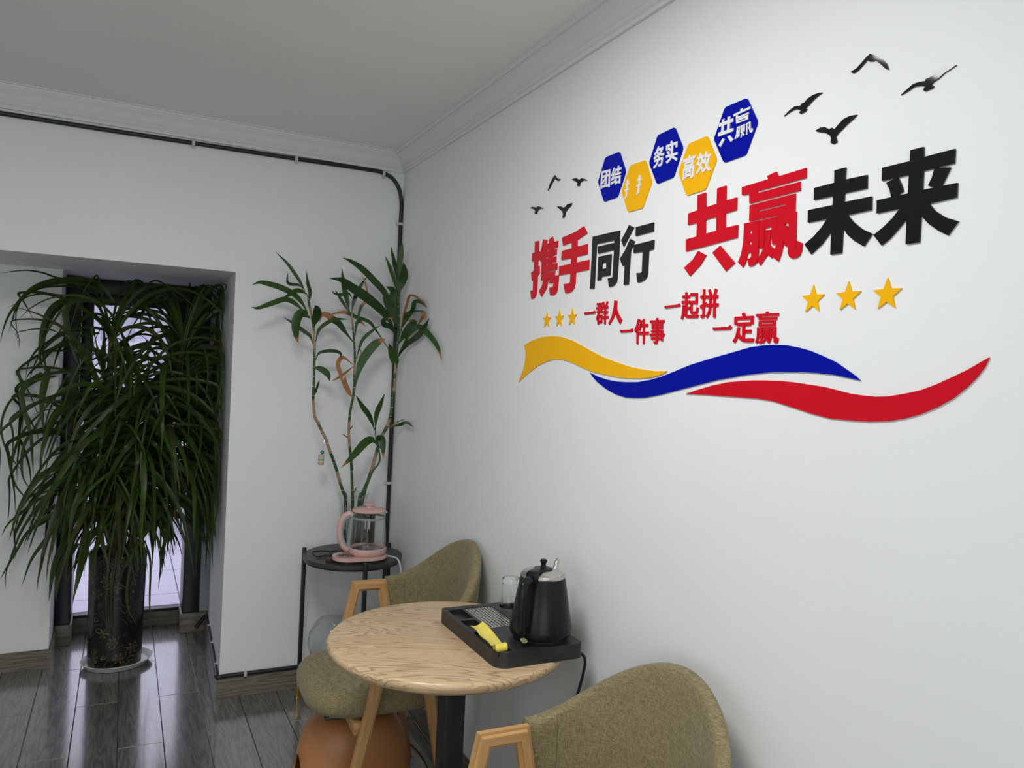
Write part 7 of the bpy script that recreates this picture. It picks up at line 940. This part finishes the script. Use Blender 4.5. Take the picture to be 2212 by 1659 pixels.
# footed glass bowl below the side table
GB = (-.300, -.200)
bm = bmesh.new()
pr_ = [(0, 0), (.075, 0), (.077, .006), (.03, .014), (.016, .05), (.016, .13), (.03, .160), (.065, .180), (.095, .220), (.104, .265), (.098, .310), (.078, .345), (.058, .362), (.0595, .364), (.081, .347), (.1015, .311), (.1075, .265), (.098, .218), (.067, .176), (.033, .156), (.012, .15), (0, .15)]
bm2 = bm; lathe(bm2, [(0, 0), (.075, 0), (.077, .006), (.03, .014), (.017, .05), (.017, .13), (.033, .156), (.067, .176), (.098, .218), (.1075, .265), (.1015, .311), (.081, .347), (.0615, .366), (.059, .366), (.078, .345), (.098, .310), (.104, .265), (.095, .220), (.065, .180), (.03, .162), (0, .158)], 56)
tag(finish(bm2, 'glass_bowl', 'thin_glass', None, (GB[0], GB[1], 0), smooth=60), 'round clear glass bowl under the black side table', 'bowl')

# ------------------------------------------------------------------ lucky bamboo in a glass vase
VC = (-.224, -.165)
bm = bmesh.new()
outp = [(0, 0), (.044, 0), (.048, .004), (.050, .03), (.052, .12), (.056, .19), (.062, .235), (.0675, .250), (.0700, .2545), (.0700, .258)]
inp = [(.0675, .2585), (.0650, .251), (.0595, .235), (.0535, .19), (.0495, .12), (.047, .03), (.040, .016), (0, .014)]
lathe(bm, outp + inp, 64)
vz = tag(finish(bm, 'glass_vase', 'thin_glass', None, (VC[0], VC[1], DZ), smooth=60), 'clear cut-glass vase holding the lucky bamboo', 'vase')
vt = bpy.data.objects.new('cut_ridge', None)
bpy.data.objects.remove(vt)
bm = bmesh.new()
lathe(bm, [(0, .0145), (.0465, .0165), (.0492, .12), (.0512, .155), (0, .155)], 48)
wt = finish(bm, 'water', glass('water', (.86, .90, .86, 1), 0, 1.33), vz, smooth=60)
for k in range(20):
    a = 2 * PI * k / 20
    tubeo('cut_ridge', [(.0525 * math.cos(a), .0525 * math.sin(a), .10), (.0550 * math.cos(a + .05), .0550 * math.sin(a + .05), .15), (.0600 * math.cos(a + .1), .0600 * math.sin(a + .1), .21)], .0013, 'glass', vz, n=5, sm=3)
CL = ['lucky bamboo cane bending away from the corner, charm hanging from it', 'lucky bamboo cane in the middle with dry orange leaves', 'tallest lucky bamboo cane, right in the corner, with a side shoot']
roots = []
for c, lb, (bx, by) in zip(CANES, CL, ((-.243, -.150), (-.222, -.175), (-.203, -.155))):
    base = (bx, by, DZ + .018)
    r_ = thing('bamboo_cane', lb, 'plant', base, group='lucky bamboo canes in the glass vase')
    roots.append(r_); B0 = Vector(base)
    path = [B0 * .0] + [Vector(p) - B0 for p in c['path']]
    bm = bmesh.new(); sp = smooth_path(path, 5); tube(bm, sp, c['r0'], 12, c['r1']); finish(bm, 'cane', 'cane', r_, smooth=60)
r_ = roots[2]; B0 = Vector(r_.location)
bm = bmesh.new(); tube(bm, smooth_path([Vector((-.006, -.008, .01))] + [Vector(p) - B0 for p in SHOOT['path']], 5), .0052, 10, .0025); finish(bm, 'side_shoot', 'shoot', r_, smooth=60)
def bprof(s): return (max(.10, math.sin(PI * min(1, (s * .92 + .02)) ** 1.05)) if s < .97 else .05) if s > .14 else .10 + s * 1.2
def bprof2(s):
    if s < .22: return .16 + .5 * (s / .22) ** 2
    q = (s - .22) / .78
    return max(.04, (.66 + .34 * math.sin(min(q * 2.4, PI / 2))) * (1 - q ** 2.6))
for i, (ci, pts, w, br) in enumerate(BAMBOO_LEAVES):
    B0 = Vector(roots[ci].location); bm = bmesh.new(); ly_ = bm.verts.layers.float.new('along')
    tilt = rnd.uniform(-.5, .5)
    blade(bm, [Vector(p) - B0 for p in pts], w * 1.02, bprof2, .16, lambda s, tl=tilt: Vector((tl * .5 - .35, -1, .35 * tl)), ly_)
    finish(bm, 'leaf', bamboo_mat(br), roots[ci], smooth=60)
# charm on the leaning cane
CH = Vector((-.378, -.172, 1.075))
t = thing('hanging_charm', 'little pink and cream charm hanging from the bending cane', 'charm', CH)
tubeo('string', [(.020, .012, .094), (.010, .006, .07), (.004, 0, .036)], .0012, 'steel_dark', t, n=6)
bm = bmesh.new(); bmesh.ops.create_uvsphere(bm, u_segments=14, v_segments=8, radius=.0085); bmesh.ops.translate(bm, verts=bm.verts, vec=(.004, 0, .028)); finish(bm, 'bead', mat('teal bead', (.05, .20, .18, 1), .25), t)
for k, (c, z0_) in enumerate((((.62, .42, .40, 1), .014), ((.60, .55, .42, 1), .004), ((.22, .40, .30, 1), -.005), ((.66, .58, .36, 1), -.013), ((.62, .34, .28, 1), -.022))):
    bm = bmesh.new(); lathe(bm, [(0, z0_ - .0055), (.011, z0_ - .0055), (.0135, z0_ - .003), (.0135, z0_ + .003), (.011, z0_ + .0055), (0, z0_ + .0055)], 20); finish(bm, 'charm_ring', mat('charm colour', c, .3), t)

# ------------------------------------------------------------------ dracaena in the black pot
PC = Vector((-1.160, .575, 0))
sau = bpy.data.objects.new('plant_saucer', None); bpy.data.objects.remove(sau)
bm = bmesh.new(); lathe(bm, [(0, 0), (.130, 0), (.140, .004), (.155, .026), (.158, .027), (.159, .029), (.155, .030), (.150, .026), (.136, .008), (0, .006)], 64, sx=1.0, sy=.90)
o = finish(bm, 'plant_saucer', 'white_plastic', None, (PC.x + .010, PC.y - .01, .0005), smooth=40); o.rotation_euler = (0, 0, math.radians(20))
tag(o, 'oval white plastic saucer under the black flower pot', 'saucer')
pot = thing('potted_dracaena', 'bushy dracaena with drooping strap leaves in a black gold-flowered pot', 'plant', (PC.x, PC.y, .010))
bm = bmesh.new(); lathe(bm, [(0, 0), (.112, 0), (.117, .006), (.119, .05), (.122, .30), (.126, .50), (.130, .528), (.131, .535), (.127, .538), (.121, .534), (.119, .50), (0, .498)], 72); finish(bm, 'pot', 'pot', pot, smooth=50)
bm = bmesh.new(); lathe(bm, [(0, .512), (.06, .510), (.1195, .502), (.1195, .496), (0, .496)], 32); finish(bm, 'soil', 'soil', pot)
def LP(x, y, z): return Vector((x, y, z)) - Vector((PC.x, PC.y, .010))
stems = [[(-1.175, .56, .50), (-1.19, .54, .8), (-1.225, .52, 1.2), (-1.222, .50, 1.62)], [(-1.12, .60, .50), (-1.06, .60, .8), (-.96, .58, 1.2), (-.905, .55, 1.60)], [(-1.15, .545, .50), (-1.14, .50, .8), (-1.12, .47, 1.1), (-1.12, .45, 1.36)], [(-1.17, .59, .50), (-1.24, .60, .75), (-1.30, .56, .98)]]
for s in stems:
    bm = bmesh.new(); tube(bm, smooth_path([LP(*p) for p in s], 10), .021, 12, .013); finish(bm, 'trunk', 'trunk', pot, smooth=60)
def dprof(s): return (.55 + .45 * min(1, s / .25)) * (1 - max(0, (s - .35) / .65) ** 1.7) + .02
count = 0; extra = bmesh.new(); exl = extra.verts.layers.float.new('along')
def add_leaf(pts, w, m='dleaf', fold=.2, upv=None):
    global count
    bm = bmesh.new() if count < 299 else extra
    ly_ = bm.verts.layers.float.new('along') if count < 299 else exl
    blade(bm, pts, w, dprof, fold, upv, ly_)
    if count < 299: finish(bm, 'leaf', m, pot, smooth=60)
    count += 1
for pts, w in TRACED_LEAVES:
    add_leaf([LP(*p) for p in pts], w * 1.05, 'dleaf', .2, lambda s: Vector((-.2, -1, .5)))
ros = [((-1.222, .50, 1.62), 44, .95), ((-.905, .55, 1.60), 54, .85), ((-1.14, .45, 1.36), 50, 1.0), ((-1.25, .49, 1.38), 46, 1.0), ((-.925, .54, 1.36), 70, .95), ((-1.29, .48, 1.14), 56, 1.0), ((-1.12, .45, 1.12), 56, .95), ((-.95, .52, 1.10), 80, .95), ((-1.22, .46, .98), 56, .95), ((-1.05, .48, .92), 56, .85), ((-1.29, .48, .92), 46, .85), ((-.90, .55, .92), 60, .8), ((-1.14, .46, .84), 44, .62), ((-1.06, .50, .80), 40, .58), ((-1.22, .50, .82), 40, .6)]
made = []
for (cx, cy, cz), nl, ls in ros:
    for _k in range(nl):
        az = rnd.uniform(0, 2 * PI); hi_ = cz > 1.3; el = math.radians(rnd.uniform(25, 84) if hi_ else rnd.uniform(5, 80)); L_ = rnd.uniform(.46, .86) * ls
        d = Vector((math.cos(az) * math.cos(el), math.sin(az) * math.cos(el), math.sin(el)))
        p = Vector((cx, cy, cz + rnd.uniform(-.16, .03))); pts = [p.copy()]; n = 12
        g = rnd.uniform(.24, .46) if hi_ else rnd.uniform(.26, .55); late = rnd.uniform(.3, .6); drift = rnd.uniform(-.10, .10)
        for i in range(n):
            s_ = i / n
            d = (d + Vector((-d.y * drift, d.x * drift, -g * ((1 - late) * (1 - s_) + late * 1.6 * s_)))).normalized()
            d += Vector((rnd.uniform(-.05, .05), rnd.uniform(-.05, .05), 0))
            p = p + d * (L_ / n)
            lim = -.765 + max(0, p.y) * .034
            if p.x > lim: p.x = lim - rnd.uniform(0, .012); d.x *= .2
            if p.y > .86: p.y = .86 - rnd.uniform(0, .02); d.y *= .2
            if p.x < -1.40 and p.y > .585: p.y = .585 - rnd.uniform(0, .02); d.y *= .1
            if p.x < -1.58: d.x = abs(d.x) * .3
            if p.y < .16: d.y = abs(d.y) * .5
            if p.z > SOF - .03: p.z = SOF - .03; d.z = -.1
            pts.append(p.copy())
        if min(v.x for v in pts) < -1.50 and rnd.random() < .75: continue
        if pts[-1].z < .32 + rnd.uniform(0, .18): continue
        if sum(1 for v in pts if abs(v.x + 1.04) < .10 and 1.34 < v.z < 1.70) > 3 and rnd.random() < .72: continue
        if pts[-1].z < .62 and abs(pts[-1].x + 1.02) < .30 and rnd.random() < .15: continue
        made.append(pts)
made.sort(key=lambda q: sum(v.y for v in q) / len(q))
for pts in made:
    up0 = Vector((rnd.uniform(-.9, .9), -1, rnd.uniform(.1, 1.0)))
    add_leaf([LP(*v) for v in pts], rnd.choice([.011, .013, .015, .018, .021, .026]), rnd.choice(['dleaf', 'dleaf', 'dleaf', 'dleaf', 'dleaf2']), .22, lambda s, u=up0: u)
me = bpy.data.meshes.new('inner_foliage'); extra.to_mesh(me); extra.free(); me.materials.append(MAT['dleaf'])
for p in me.polygons: p.use_smooth = True
o = bpy.data.objects.new('inner_foliage', me); COL.objects.link(o); o.parent = pot; o['kind'] = 'stuff'
# dead leaves hanging down over the pot
for pts in ([(-1.19, .50, .60), (-1.20, .445, .54), (-1.205, .435, .36), (-1.195, .43, .18)], [(-1.16, .49, .60), (-1.17, .44, .55), (-1.185, .43, .33), (-1.17, .43, .20)], [(-1.12, .49, .64), (-1.105, .44, .55), (-1.12, .425, .40), (-1.11, .42, .30), (-1.07, .42, .22)], [(-1.05, .52, .60), (-1.022, .50, .50), (-1.018, .50, .30), (-1.005, .49, .12)]):
    bm = bmesh.new(); ly_ = bm.verts.layers.float.new('along'); blade(bm, [LP(*p) for p in pts], .010, dprof, .5, None, ly_); finish(bm, 'dry_leaf', 'dleaf2', pot, smooth=60)

# ------------------------------------------------------------------ odds and ends on the floor
tag(tubeo('beige_cord', [(-.03, -.46, .006), (-.05, -.50, .006), (-.09, -.53, .006), (-.115, -.59, .006), (-.10, -.68, .006), (-.088, -.78, .006), (-.090, -.86, .006), (-.10, -.95, .006), (-.105, -1.15, .006)], .0045, 'beige_cord', n=8), 'beige cord lying on the floor behind the chair legs', 'cord')
t = thing('wall_adapter', 'small white plug adapter on the floor behind the stool', 'adapter', (-.098, -.42, 0))
boxo('adapter_body', (-.016, .016, -.014, .014, 0, .052), 'white_plastic', t, .003)
boxo('usb_port', (-.006, .006, -.0150, -.0138, .018, .026), 'black_satin', t)
